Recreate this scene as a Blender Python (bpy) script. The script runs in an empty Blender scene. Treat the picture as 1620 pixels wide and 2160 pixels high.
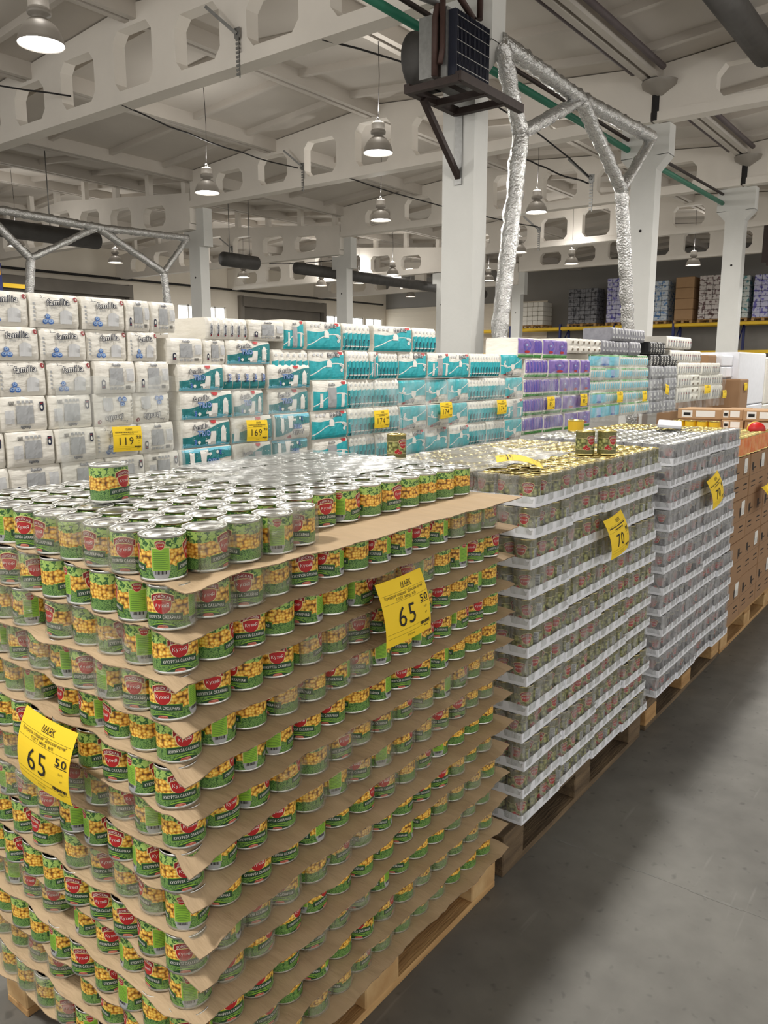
import bpy, math, random
from math import pi, sin, cos, sqrt, atan2, radians
from mathutils import Vector, Matrix

random.seed(7)
S = bpy.context.scene
COL = S.collection

# ------------------------------------------------------------------ camera, world, exposure
cam_d = bpy.data.cameras.new('camera')
cam_d.sensor_fit = 'VERTICAL'; cam_d.sensor_height = 36.0; cam_d.lens = 36.0 * 1680.08 / 2160.0
cam_d.clip_start = 0.05; cam_d.clip_end = 200
cam = bpy.data.objects.new('camera', cam_d); COL.objects.link(cam)
yaw, pitch, roll = 0.6495, 0.1801, -0.0012
fw = Vector((cos(pitch) * cos(yaw), cos(pitch) * sin(yaw), -sin(pitch)))
r0 = Vector((sin(yaw), -cos(yaw), 0)); u0 = r0.cross(fw)
rr = cos(roll) * r0 + sin(roll) * u0; uu = -sin(roll) * r0 + cos(roll) * u0
cam.matrix_world = Matrix(((rr.x, uu.x, -fw.x, -0.871), (rr.y, uu.y, -fw.y, -1.1219), (rr.z, uu.z, -fw.z, 1.6589), (0, 0, 0, 1)))
S.camera = cam

W = bpy.data.worlds.new('world'); S.world = W; W.use_nodes = True
wb = W.node_tree.nodes['Background']
wb.inputs[0].default_value = (1.0, 0.965, 0.91, 1); wb.inputs[1].default_value = 1.35     # added ambient fill; enters where the hall is left without walls
LAMP_W = 148.0; LAMP_UP = 40.0
S.view_settings.view_transform = 'Standard'; S.view_settings.look = 'None'
S.view_settings.exposure = 0.0; S.view_settings.gamma = 1.0; S.view_settings.use_curve_mapping = False
cy = S.cycles
cy.max_bounces = 6; cy.diffuse_bounces = 4; cy.glossy_bounces = 3; cy.transmission_bounces = 2; cy.transparent_max_bounces = 10
cy.caustics_reflective = False; cy.caustics_refractive = False; cy.sample_clamp_indirect = 4.0
cy.use_denoising = True; cy.use_adaptive_sampling = True; cy.adaptive_threshold = 0.03

# ------------------------------------------------------------------ materials
def lin(c):
    return tuple(((x / 12.92) if x <= 0.04045 else ((x + 0.055) / 1.055) ** 2.4) for x in c)
def rgb(r, g, b): return lin((r / 255, g / 255, b / 255)) + (1,)

MATS = {}
def newmat(name):
    m = bpy.data.materials.new(name); m.use_nodes = True; MATS[name] = m
    nt = m.node_tree; return m, nt, nt.nodes['Principled BSDF']
def mat(name, c, rough=0.6, metal=0.0, noise=0.0, nscale=8.0, bump=0.0, bscale=40.0, spec=0.5, c2=None, stretch=None, sharp=False):
    m, nt, p = newmat(name)
    p.inputs['Roughness'].default_value = rough; p.inputs['Metallic'].default_value = metal
    p.inputs['Specular IOR Level'].default_value = spec
    p.inputs['Base Color'].default_value = c
    tc = nt.nodes.new('ShaderNodeTexCoord')
    src = tc.outputs['Object']
    if stretch:
        mp = nt.nodes.new('ShaderNodeMapping'); mp.inputs['Scale'].default_value = stretch
        nt.links.new(src, mp.inputs[0]); src = mp.outputs[0]
    if noise or c2:
        n = nt.nodes.new('ShaderNodeTexNoise'); n.inputs['Scale'].default_value = nscale; n.inputs['Detail'].default_value = 5
        nt.links.new(src, n.inputs['Vector'])
        cr = nt.nodes.new('ShaderNodeValToRGB'); cr.color_ramp.elements[0].position = .40 if sharp else .3; cr.color_ramp.elements[1].position = .48 if sharp else .7
        a = c2 if c2 else tuple(x * (1 - noise) for x in c[:3]) + (1,)
        cr.color_ramp.elements[0].color = a; cr.color_ramp.elements[1].color = c
        nt.links.new(n.outputs[0], cr.inputs[0]); nt.links.new(cr.outputs[0], p.inputs['Base Color'])
    if bump:
        n = nt.nodes.new('ShaderNodeTexNoise'); n.inputs['Scale'].default_value = bscale; n.inputs['Detail'].default_value = 4
        nt.links.new(src, n.inputs['Vector'])
        b = nt.nodes.new('ShaderNodeBump'); b.inputs['Strength'].default_value = bump; b.inputs['Distance'].default_value = .02
        nt.links.new(n.outputs[0], b.inputs['Height']); nt.links.new(b.outputs[0], p.inputs['Normal'])
    return m
def emit(name, c, s):
    m, nt, p = newmat(name)
    p.inputs['Base Color'].default_value = c; p.inputs['Emission Color'].default_value = c; p.inputs['Emission Strength'].default_value = s
    return m
def film(name, alpha, haze, rough, scale, tint=(.9, .92, .9, 1), stretch=(1, 1, 1), bump=.9):
    """clear wrapping film: mostly see-through, with a greyish haze and wrinkled gloss"""
    m = bpy.data.materials.new(name); m.use_nodes = True; MATS[name] = m
    nt = m.node_tree; N = nt.nodes; L = nt.links
    N.remove(N['Principled BSDF'])
    tr = N.new('ShaderNodeBsdfTransparent'); tr.inputs[0].default_value = (.97, .98, .97, 1)
    p = N.new('ShaderNodeBsdfPrincipled'); p.inputs['Base Color'].default_value = tint; p.inputs['Roughness'].default_value = rough
    p.inputs['Specular IOR Level'].default_value = 1.0
    tc = N.new('ShaderNodeTexCoord'); mp = N.new('ShaderNodeMapping'); mp.inputs['Scale'].default_value = stretch
    L.new(tc.outputs['Object'], mp.inputs[0])
    oi = N.new('ShaderNodeObjectInfo'); ad = N.new('ShaderNodeVectorMath'); ad.operation = 'ADD'
    L.new(mp.outputs[0], ad.inputs[0]); L.new(oi.outputs['Location'], ad.inputs[1])
    n = N.new('ShaderNodeTexNoise'); n.inputs['Scale'].default_value = scale; n.inputs['Detail'].default_value = 6; n.inputs['Distortion'].default_value = 1.2
    L.new(ad.outputs[0], n.inputs['Vector'])
    b = N.new('ShaderNodeBump'); b.inputs['Strength'].default_value = bump; b.inputs['Distance'].default_value = .015
    L.new(n.outputs[0], b.inputs['Height']); L.new(b.outputs[0], p.inputs['Normal'])
    n2 = N.new('ShaderNodeTexNoise'); n2.inputs['Scale'].default_value = scale * .6; n2.inputs['Detail'].default_value = 3
    L.new(ad.outputs[0], n2.inputs['Vector'])
    mr = N.new('ShaderNodeMapRange'); mr.inputs[1].default_value = .35; mr.inputs[2].default_value = .65
    mr.inputs[3].default_value = alpha; mr.inputs[4].default_value = haze
    L.new(n2.outputs[0], mr.inputs[0])
    mx = N.new('ShaderNodeMixShader'); L.new(mr.outputs[0], mx.inputs[0]); L.new(tr.outputs[0], mx.inputs[1]); L.new(p.outputs[0], mx.inputs[2])
    L.new(mx.outputs[0], N['Material Output'].inputs[0])
    return m

paint = mat('painted_concrete', rgb(236, 230, 221), .75, noise=.08, nscale=1.3, bump=.12, bscale=14)
ceilm = mat('painted_ceiling_slab', rgb(206, 199, 190), .85, noise=.12, nscale=.7, bump=.1, bscale=6)
colm = mat('painted_column', rgb(214, 214, 210), .7, noise=.06, nscale=2.5, bump=.1, bscale=20)
wallm = mat('wall_paint', rgb(244, 236, 222), .85, noise=.1, nscale=.6)
endm = mat('end_wall_panel', rgb(150, 147, 142), .8, noise=.08, nscale=.7)
sidm = mat('cream_siding', rgb(240, 230, 212), .7, noise=.06, nscale=.8)
shutm = mat('grey_shutter_slats', rgb(128, 122, 114), .6, noise=.15, nscale=2)
steel = mat('galvanised_steel', rgb(150, 150, 148), .45, .7, noise=.2, nscale=20)
darksteel = mat('brown_black_painted_steel', rgb(58, 46, 42), .6, .3, noise=.3, nscale=15)
rustpipe = mat('reddish_brown_pipe', rgb(78, 56, 50), .6, .2, noise=.25, nscale=20)
brownpipe = mat('grey_brown_pipe', rgb(98, 88, 90), .6, .2, noise=.15, nscale=5)
greenpipe = mat('green_plastic_pipe', rgb(40, 122, 96), .5, noise=.1, nscale=5)
blackm = mat('black_rubber', rgb(28, 26, 26), .7)
blackink = mat('black_ink', rgb(22, 18, 16), .7)
bluefin = mat('dark_blue_radiator_fins', rgb(26, 30, 48), .5, .3, noise=.4, nscale=60, stretch=(1, 1, .15))
ductm = mat('dark_grey_duct', rgb(86, 84, 82), .6, .3, noise=.25, nscale=6)
foil = mat('crinkled_foil', rgb(212, 212, 210), .22, .92, noise=.2, nscale=14, bump=1.0, bscale=34)
lampm = mat('grey_lamp_enamel', rgb(150, 144, 136), .45, .2)
glow = emit('lamp_glass', (1, .98, .94, 1), 14.0)
daylight = emit('window_daylight', (.95, .98, 1, 1), 3.0)
tin = mat('tinplate', rgb(205, 205, 200), .30, 1.0, bump=.05, bscale=60)
brass = mat('gold_lacquered_tin', rgb(214, 196, 128), .26, 1.0)
card = mat('brown_cardboard', rgb(198, 172, 138), .85, noise=.10, nscale=3, bump=.7, bscale=2.2, stretch=(9, 2.5, 3))
cardedge = mat('torn_cardboard_edge', rgb(190, 164, 130), .9, c2=rgb(66, 50, 36), nscale=90)
cardbox = mat('carton_cardboard', rgb(158, 124, 92), .85, noise=.08, nscale=4)
cardbox2 = mat('pale_carton_cardboard', rgb(186, 150, 112), .85, noise=.08, nscale=4)
whitecard = mat('white_cardboard', rgb(240, 242, 248), .6, noise=.06, nscale=10, bump=.1, bscale=12)
wood = mat('pale_pine', rgb(196, 158, 106), .75, c2=rgb(150, 112, 68), nscale=5, stretch=(.6, 6, 6), bump=.2, bscale=30)
woodold = mat('weathered_pine', rgb(122, 102, 76), .85, c2=rgb(72, 58, 42), nscale=6, stretch=(.6, 5, 5), bump=.3, bscale=30)
woodend = mat('sawn_wood_block', rgb(204, 172, 124), .8, c2=rgb(176, 138, 90), nscale=12, bump=.2, bscale=40)
yellowpaper = mat('yellow_paper', rgb(250, 212, 40), .7)
yellowsteel = mat('yellow_rack_beam', rgb(244, 200, 30), .5)
bluesteel = mat('blue_rack_upright', rgb(38, 48, 110), .5)
white = mat('white_print', rgb(240, 238, 232), .5)
red = mat('red_print', rgb(186, 34, 36), .45, noise=.15, nscale=60)
darkred = mat('dark_red_print', rgb(140, 26, 32), .45)
pink = mat('pale_red_print', rgb(222, 140, 118), .5)
cream = mat('cream_print', rgb(236, 220, 160), .5)
dgreen = mat('dark_green_print', rgb(36, 70, 44), .45)
lgreen = mat('lime_print', rgb(142, 190, 60), .5, noise=.08, nscale=50)
mgreen = mat('mid_green_print', rgb(84, 128, 50), .5)
navy = mat('navy_print', rgb(28, 36, 62), .5)
bluep = mat('blue_print', rgb(66, 112, 186), .5)
paleblue = mat('pale_blue_print', rgb(160, 188, 226), .5)
greyp = mat('grey_print', rgb(168, 170, 172), .45)
lgreyp = mat('light_grey_print', rgb(206, 207, 208), .45)
tealp = mat('turquoise_film_print', rgb(44, 178, 188), .38, noise=.1, nscale=12, bump=.25, bscale=16)
dteal = mat('deep_teal_film_print', rgb(44, 138, 142), .38, noise=.25, nscale=30, bump=.2, bscale=16)
purplep = mat('purple_film_print', rgb(92, 80, 176), .4, c2=rgb(58, 62, 160), nscale=14)
violet = mat('violet_film_print', rgb(132, 104, 184), .4, noise=.2, nscale=12)
packg = mat('green_film_print', rgb(76, 150, 74), .4)
aqua = mat('aqua_film_print', rgb(120, 200, 222), .4)
offwhite = mat('white_tissue_film', rgb(240, 236, 226), .36, noise=.06, nscale=10, bump=.35, bscale=16, stretch=(.7, .7, 2.4))
greypack = mat('grey_tissue_film', rgb(150, 150, 158), .36, noise=.25, nscale=18, bump=.35, bscale=14)
blackpack = mat('black_film', rgb(30, 30, 32), .35, bump=.3, bscale=14)
coremat = mat('cardboard_core', rgb(120, 104, 86), .8)
orangem = mat('orange_can_label', rgb(226, 112, 44), .45, c2=rgb(236, 170, 110), nscale=22)
yellowcan = mat('yellow_can_label', rgb(240, 196, 40), .45)
steelgrey = mat('grey_can_label', rgb(122, 124, 128), .45, noise=.3, nscale=40)
redlid = mat('red_plastic', rgb(206, 36, 32), .4)

filmclear = film('clear_shrink_film', .05, .42, .16, 26, tint=(.50, .47, .38, 1), stretch=(.7, .7, 1.6))
filmtop = film('hazy_shrink_film', .34, .66, .28, 14, tint=(.40, .40, .38, 1), bump=.3)
filmgrey = film('wrinkled_shrink_film', .10, .48, .12, 34, tint=(.54, .54, .52, 1), stretch=(1.6, 1.6, .6))
filmheavy = film('heavy_shrink_film', .22, .60, .12, 30, tint=(.58, .58, .60, 1), stretch=(1.6, 1.6, .6))
stretchf = film('stretch_film', .03, .34, .12, 6, tint=(.8, .82, .82, 1), stretch=(1.5, 1.5, .5))

def floor_material():
    m, nt, p = newmat('worn_concrete_floor'); N, L = nt.nodes, nt.links
    tc = N.new('ShaderNodeTexCoord')
    a = N.new('ShaderNodeTexNoise'); a.inputs['Scale'].default_value = .9; a.inputs['Detail'].default_value = 8; a.inputs['Roughness'].default_value = .6
    b = N.new('ShaderNodeTexNoise'); b.inputs['Scale'].default_value = 9; b.inputs['Detail'].default_value = 6
    for n in (a, b): L.new(tc.outputs['Object'], n.inputs['Vector'])
    mx = N.new('ShaderNodeMath'); mx.operation = 'ADD'; L.new(a.outputs[0], mx.inputs[0])
    ml = N.new('ShaderNodeMath'); ml.operation = 'MULTIPLY'; ml.inputs[1].default_value = .45; L.new(b.outputs[0], ml.inputs[0]); L.new(ml.outputs[0], mx.inputs[1])
    cr = N.new('ShaderNodeValToRGB'); e = cr.color_ramp.elements
    e[0].position = .5; e[0].color = rgb(92, 90, 85); e[1].position = .92; e[1].color = rgb(122, 120, 114)
    L.new(mx.outputs[0], cr.inputs[0])
    # light scratches
    mp = N.new('ShaderNodeMapping'); mp.inputs['Scale'].default_value = (3, 40, 1); mp.inputs['Rotation'].default_value = (0, 0, .35); L.new(tc.outputs['Object'], mp.inputs[0])
    s = N.new('ShaderNodeTexNoise'); s.inputs['Scale'].default_value = .7; s.inputs['Detail'].default_value = 2; L.new(mp.outputs[0], s.inputs['Vector'])
    sr = N.new('ShaderNodeValToRGB'); sr.color_ramp.elements[0].position = .68; sr.color_ramp.elements[1].position = .76; L.new(s.outputs[0], sr.inputs[0])
    # dark specks
    v = N.new('ShaderNodeTexNoise'); v.inputs['Scale'].default_value = 26; v.inputs['Detail'].default_value = 1; L.new(tc.outputs['Object'], v.inputs['Vector'])
    vr = N.new('ShaderNodeValToRGB'); vr.color_ramp.elements[0].position = .24; vr.color_ramp.elements[0].color = (.45, .45, .45, 1); vr.color_ramp.elements[1].position = .34; L.new(v.outputs[0], vr.inputs[0])
    m1 = N.new('ShaderNodeMix'); m1.data_type = 'RGBA'; m1.inputs[7].default_value = rgb(146, 145, 140)
    ms = N.new('ShaderNodeMath'); ms.operation = 'MULTIPLY'; ms.inputs[1].default_value = .35; L.new(sr.outputs[0], ms.inputs[0]); L.new(ms.outputs[0], m1.inputs[0]); L.new(cr.outputs[0], m1.inputs[6])
    m2 = N.new('ShaderNodeMix'); m2.data_type = 'RGBA'; m2.blend_type = 'MULTIPLY'; m2.inputs[0].default_value = .6; L.new(m1.outputs[2], m2.inputs[6]); L.new(vr.outputs[0], m2.inputs[7])
    L.new(m2.outputs[2], p.inputs['Base Color']); p.inputs['Roughness'].default_value = .62
    bp = N.new('ShaderNodeBump'); bp.inputs['Strength'].default_value = .15; L.new(b.outputs[0], bp.inputs['Height']); L.new(bp.outputs[0], p.inputs['Normal'])
    return m
floorm = floor_material()

def band_label(name, circ, H, z0, z1, cell, ramp, top, bottom, stretch=1.0):
    """printed paper band: food picture between z0 and z1, leafy pattern above and below; driven by the wrap's own UV (u round, v up)"""
    m, nt, p = newmat(name); N, L = nt.nodes, nt.links
    uv = N.new('ShaderNodeUVMap'); uv.uv_map = 'wrap'
    mp = N.new('ShaderNodeMapping'); mp.inputs['Scale'].default_value = (circ, H, 1); L.new(uv.outputs[0], mp.inputs[0])
    v = N.new('ShaderNodeTexVoronoi'); v.voronoi_dimensions = '2D'; v.inputs['Scale'].default_value = 1 / cell; v.inputs['Randomness'].default_value = .85; L.new(mp.outputs[0], v.inputs['Vector'])
    cr = N.new('ShaderNodeValToRGB'); e = cr.color_ramp.elements
    e[0].position = ramp[0][0]; e[0].color = ramp[0][1]; e[1].position = ramp[-1][0]; e[1].color = ramp[-1][1]
    for pos, c in ramp[1:-1]:
        q = e.new(pos); q.color = c
    L.new(v.outputs['Distance'], cr.inputs[0])
    hs = N.new('ShaderNodeHueSaturation'); L.new(cr.outputs[0], hs.inputs['Color'])
    sep = N.new('ShaderNodeSeparateColor'); L.new(v.outputs['Color'], sep.inputs[0])
    mr = N.new('ShaderNodeMapRange'); mr.inputs[3].default_value = .7; mr.inputs[4].default_value = 1.15; L.new(sep.outputs[0], mr.inputs[0]); L.new(mr.outputs[0], hs.inputs['Value'])
    def leaves(sc, pos, a, b, dist):
        n = N.new('ShaderNodeTexNoise'); n.noise_dimensions = '2D'; n.inputs['Scale'].default_value = sc; n.inputs['Detail'].default_value = 3; n.inputs['Distortion'].default_value = dist
        L.new(mp.outputs[0], n.inputs['Vector'])
        c = N.new('ShaderNodeValToRGB'); c.color_ramp.elements[0].position = pos; c.color_ramp.elements[1].position = pos + .06
        c.color_ramp.elements[0].color = a; c.color_ramp.elements[1].color = b; L.new(n.outputs[0], c.inputs[0]); return c.outputs[0]
    tp = leaves(120, .45, top[0], top[1], .8); bt = leaves(150, .45, bottom[0], bottom[1], 2.4)
    sx = N.new('ShaderNodeSeparateXYZ'); L.new(mp.outputs[0], sx.inputs[0])
    wn = N.new('ShaderNodeTexNoise'); wn.noise_dimensions = '2D'; wn.inputs['Scale'].default_value = 60; L.new(mp.outputs[0], wn.inputs['Vector'])
    wm = N.new('ShaderNodeMath'); wm.operation = 'MULTIPLY_ADD'; wm.inputs[1].default_value = .012; wm.inputs[2].default_value = -.006; L.new(wn.outputs[0], wm.inputs[0])
    zz = N.new('ShaderNodeMath'); zz.operation = 'ADD'; L.new(sx.outputs[1], zz.inputs[0]); L.new(wm.outputs[0], zz.inputs[1])
    g1 = N.new('ShaderNodeMath'); g1.operation = 'GREATER_THAN'; g1.inputs[1].default_value = z1; L.new(zz.outputs[0], g1.inputs[0])
    g0 = N.new('ShaderNodeMath'); g0.operation = 'LESS_THAN'; g0.inputs[1].default_value = z0; L.new(zz.outputs[0], g0.inputs[0])
    m1 = N.new('ShaderNodeMix'); m1.data_type = 'RGBA'; L.new(g1.outputs[0], m1.inputs[0]); L.new(hs.outputs[0], m1.inputs[6]); L.new(tp, m1.inputs[7])
    m2 = N.new('ShaderNodeMix'); m2.data_type = 'RGBA'; L.new(g0.outputs[0], m2.inputs[0]); L.new(m1.outputs[2], m2.inputs[6]); L.new(bt, m2.inputs[7])
    L.new(m2.outputs[2], p.inputs['Base Color']); p.inputs['Roughness'].default_value = .38
    return m
cornlab = band_label('corn_label_print', .27, .083, .026, .059, .0078,
    [(0, rgb(255, 226, 128)), (.34, rgb(244, 192, 74)), (.54, rgb(204, 140, 48)), (.78, rgb(104, 66, 24))],
    (rgb(50, 96, 48), rgb(168, 200, 104)), (rgb(52, 94, 46), rgb(120, 160, 86)))
olivelab = band_label('green_olive_label_print', .23, .095, .022, .066, .0165,
    [(0, rgb(206, 206, 140)), (.3, rgb(160, 160, 90)), (.58, rgb(100, 104, 52)), (.76, rgb(24, 26, 16))],
    (rgb(92, 90, 46), rgb(112, 108, 60)), (rgb(88, 86, 42), rgb(122, 116, 66)))
blacklab = band_label('black_olive_label_print', .23, .095, .020, .064, .017,
    [(0, rgb(110, 112, 124)), (.22, rgb(58, 56, 66)), (.5, rgb(30, 28, 34)), (.75, rgb(14, 14, 18))],
    (rgb(128, 128, 130), rgb(166, 166, 166)), (rgb(40, 40, 52), rgb(92, 92, 104)))

# ------------------------------------------------------------------ mesh helpers
class MB:
    """collects faces; build() links them as ONE mesh object"""
    def __init__(s): s.v = []; s.f = []; s.m = []; s.sm = []; s.uv = []; s.mats = []
    def mi(s, m):
        if m not in s.mats: s.mats.append(m)
        return s.mats.index(m)
    def face(s, pts, m, smooth=False, uv=None):
        i = len(s.v); s.v.extend(tuple(p) for p in pts); s.f.append(tuple(range(i, i + len(pts)))); s.m.append(s.mi(m)); s.sm.append(smooth)
        s.uv.append(uv or [(0, 0)] * len(pts))
    def idx(s, verts, faces, m, smooth=True, uvs=None):
        i = len(s.v); s.v.extend(tuple(p) for p in verts); k = s.mi(m)
        for n, f in enumerate(faces):
            s.f.append(tuple(a + i for a in f)); s.m.append(k); s.sm.append(smooth); s.uv.append(uvs[n] if uvs else [(0, 0)] * len(f))
    def hexa(s, p, m):
        """p: 8 corners, bottom ring then top ring"""
        s.idx(p, [(3, 2, 1, 0), (4, 5, 6, 7), (0, 1, 5, 4), (1, 2, 6, 5), (2, 3, 7, 6), (3, 0, 4, 7)], m, False)
    def box(s, x0, x1, y0, y1, z0, z1, m):
        s.hexa([(x0, y0, z0), (x1, y0, z0), (x1, y1, z0), (x0, y1, z0), (x0, y0, z1), (x1, y0, z1), (x1, y1, z1), (x0, y1, z1)], m)
    def bbox(s, x0, x1, y0, y1, z0, z1, m, b=.004):
        """box with chamfered edges"""
        c = [(sx, sy, sz) for sx in (0, 1) for sy in (0, 1) for sz in (0, 1)]
        lo = (x0, y0, z0); hi = (x1, y1, z1); vs = []; ix = {}
        for q in c:
            for a in range(3):
                p = [(lo[k] if q[k] == 0 else hi[k]) if k == a else ((lo[k] + b) if q[k] == 0 else (hi[k] - b)) for k in range(3)]
                ix[q, a] = len(vs); vs.append(p)
        F = []
        for a in range(3):
            o = [k for k in range(3) if k != a]
            for e in (0, 1):
                def q(u, v):
                    t = [0, 0, 0]; t[a] = e; t[o[0]] = u; t[o[1]] = v; return tuple(t)
                F.append([ix[q(0, 0), a], ix[q(1, 0), a], ix[q(1, 1), a], ix[q(0, 1), a]])
            for u in (0, 1):
                for v in (0, 1):
                    def q2(e):
                        t = [0, 0, 0]; t[a] = e; t[o[0]] = u; t[o[1]] = v; return tuple(t)
                    F.append([ix[q2(0), o[0]], ix[q2(1), o[0]], ix[q2(1), o[1]], ix[q2(0), o[1]]])
        for q3 in c: F.append([ix[q3, 0], ix[q3, 1], ix[q3, 2]])
        s.idx(vs, F, m, False)
    def lathe(s, prof, m, n=36, cx=0, cy=0, smooth=True, M=None):
        vs = []; fs = []
        for r, z in prof:
            for i in range(n):
                a = 2 * pi * i / n; p = Vector((cx + r * cos(a), cy + r * sin(a), z)); vs.append(tuple(M @ p) if M else tuple(p))
        for k in range(len(prof) - 1):
            for i in range(n):
                j = (i + 1) % n; fs.append((k * n + i, k * n + j, (k + 1) * n + j, (k + 1) * n + i))
        s.idx(vs, fs, m, smooth)
    def tube(s, pts, r, m, n=8, cap=True, square=False, jitter=0):
        pts = [Vector(p) for p in pts]; vs = []; fs = []
        ref = None
        for i, p in enumerate(pts):
            d = (pts[min(i + 1, len(pts) - 1)] - pts[max(i - 1, 0)]).normalized()
            if ref is None: ref = Vector((0, 0, 1)) if abs(d.z) < .95 else Vector((0, 1, 0))
            a = d.cross(ref).normalized(); b = a.cross(d).normalized(); ref = b
            ri = r[i] if isinstance(r, (list, tuple)) else r
            for k in range(n):
                t = 2 * pi * (k + .5) / n
                q = ri * (1 + random.uniform(-jitter, jitter))
                vs.append(tuple(p + a * (q * cos(t)) + b * (q * sin(t))))
        for i in range(len(pts) - 1):
            for k in range(n):
                j = (k + 1) % n; fs.append((i * n + k, i * n + j, (i + 1) * n + j, (i + 1) * n + k))
        if cap:
            fs.append(tuple(reversed(range(n)))); fs.append(tuple((len(pts) - 1) * n + k for k in range(n)))
        s.idx(vs, fs, m, not square)
    def bar(s, a, b, w, h, m, up=(0, 0, 1)):
        a = Vector(a); b = Vector(b); d = (b - a).normalized(); x = d.cross(Vector(up)).normalized(); y = x.cross(d)
        p = []
        for e in (a, b):
            p += [e - x * w / 2 - y * h / 2, e + x * w / 2 - y * h / 2, e + x * w / 2 + y * h / 2, e - x * w / 2 + y * h / 2]
        s.hexa([tuple(v) for v in p], m)
    def add(s, other, M):
        i = len(s.v); s.v.extend(tuple(M @ Vector(p)) for p in other.v)
        for f, m, sm, uv in zip(other.f, other.m, other.sm, other.uv):
            s.f.append(tuple(a + i for a in f)); s.m.append(s.mi(other.mats[m])); s.sm.append(sm); s.uv.append(uv)
    def mesh(s, name):
        me = bpy.data.meshes.new(name); me.from_pydata(s.v, [], s.f)
        for m in s.mats: me.materials.append(m)
        me.polygons.foreach_set('material_index', s.m); me.polygons.foreach_set('use_smooth', s.sm)
        ul = me.uv_layers.new(name='wrap'); ul.data.foreach_set('uv', [c for q in s.uv for p in q for c in p])
        me.update(); return me
    def build(s, name, parent=None, loc=None, rot=None, **kw):
        o = bpy.data.objects.new(name, s.mesh(name)); COL.objects.link(o)
        if parent: o.parent = parent
        if loc is not None: o.location = loc
        if rot is not None: o.rotation_euler = rot
        for k, v in kw.items(): o[k] = v
        return o
def tag(o, label, cat, group=None, kind=None):
    o['label'] = label; o['category'] = cat
    if group: o['group'] = group
    if kind: o['kind'] = kind
    return o
def empty(name, loc=(0, 0, 0), rot=(0, 0, 0)):
    o = bpy.data.objects.new(name, None); COL.objects.link(o); o.location = loc; o.rotation_euler = rot; o.empty_display_size = .1; return o
KIDS = {}
def copy_tree(o, parent=None):
    c = o.copy(); COL.objects.link(c)
    if parent: c.parent = parent
    for ch in o.children: copy_tree(ch, c)
    return c
ORD = ['', 'first', 'second', 'third', 'fourth', 'fifth', 'sixth', 'seventh', 'eighth', 'ninth', 'tenth', 'eleventh', 'twelfth', 'thirteenth', 'fourteenth', 'fifteenth', 'sixteenth', 'seventeenth', 'eighteenth']

# flat lettering and flat printed shapes, mapped onto a surface by P(x, y, k)
TXT = {}
def txt(body, bold=0.0, shear=0.0):
    key = (body, bold, shear)
    if key not in TXT and 'н' in body:                       # this letter is set by hand: two stems and a bar
        V, F, x = [], [], 0.0
        def part(t):
            nonlocal x
            lead = len(t) - len(t.lstrip()); x += .28 * lead; tail = len(t.strip()) and len(t) - len(t.rstrip())
            if t.strip():
                v, f, w, mid = txt(t.strip(), bold, shear); o = len(V); x0 = mid - w / 2
                V.extend((a - x0 + x, c) for a, c in v); F.extend(tuple(i + o for i in q) for q in f); x += w + .28 * tail
        segs = body.split('н')
        for i, t in enumerate(segs):
            part(t)
            if i < len(segs) - 1:
                x += .085 if t and not t.endswith(' ') else 0; k = .085 + bold; sk = shear
                for a, c, e, g in ((0, k, 0, .54), (.36, .36 + k, 0, .54), (k, .36, .235, .235 + k)):
                    o = len(V); V.extend((x + p + sk * q, q) for p, q in ((a, e), (c, e), (c, g), (a, g))); F.append((o, o + 1, o + 2, o + 3))
                x += .36 + k + (.085 if segs[i + 1] and not segs[i + 1].startswith(' ') else 0)
        xs = [v[0] for v in V]; TXT[key] = (V, F, max(xs) - min(xs), (max(xs) + min(xs)) / 2)
    if key not in TXT:
        c = bpy.data.curves.new('lettering', 'FONT'); c.body = body; c.offset = bold; c.shear = shear; c.resolution_u = 2; c.space_character = 1.14; c.align_x = 'CENTER'
        o = bpy.data.objects.new('lettering', c); COL.objects.link(o)
        me = o.to_mesh()
        V = [(v.co.x, v.co.y) for v in me.vertices]; F = [tuple(p.vertices) for p in me.polygons]
        o.to_mesh_clear(); bpy.data.objects.remove(o); bpy.data.curves.remove(c)
        xs = [v[0] for v in V]; TXT[key] = (V, F, max(xs) - min(xs), (max(xs) + min(xs)) / 2)
    return TXT[key]
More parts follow.
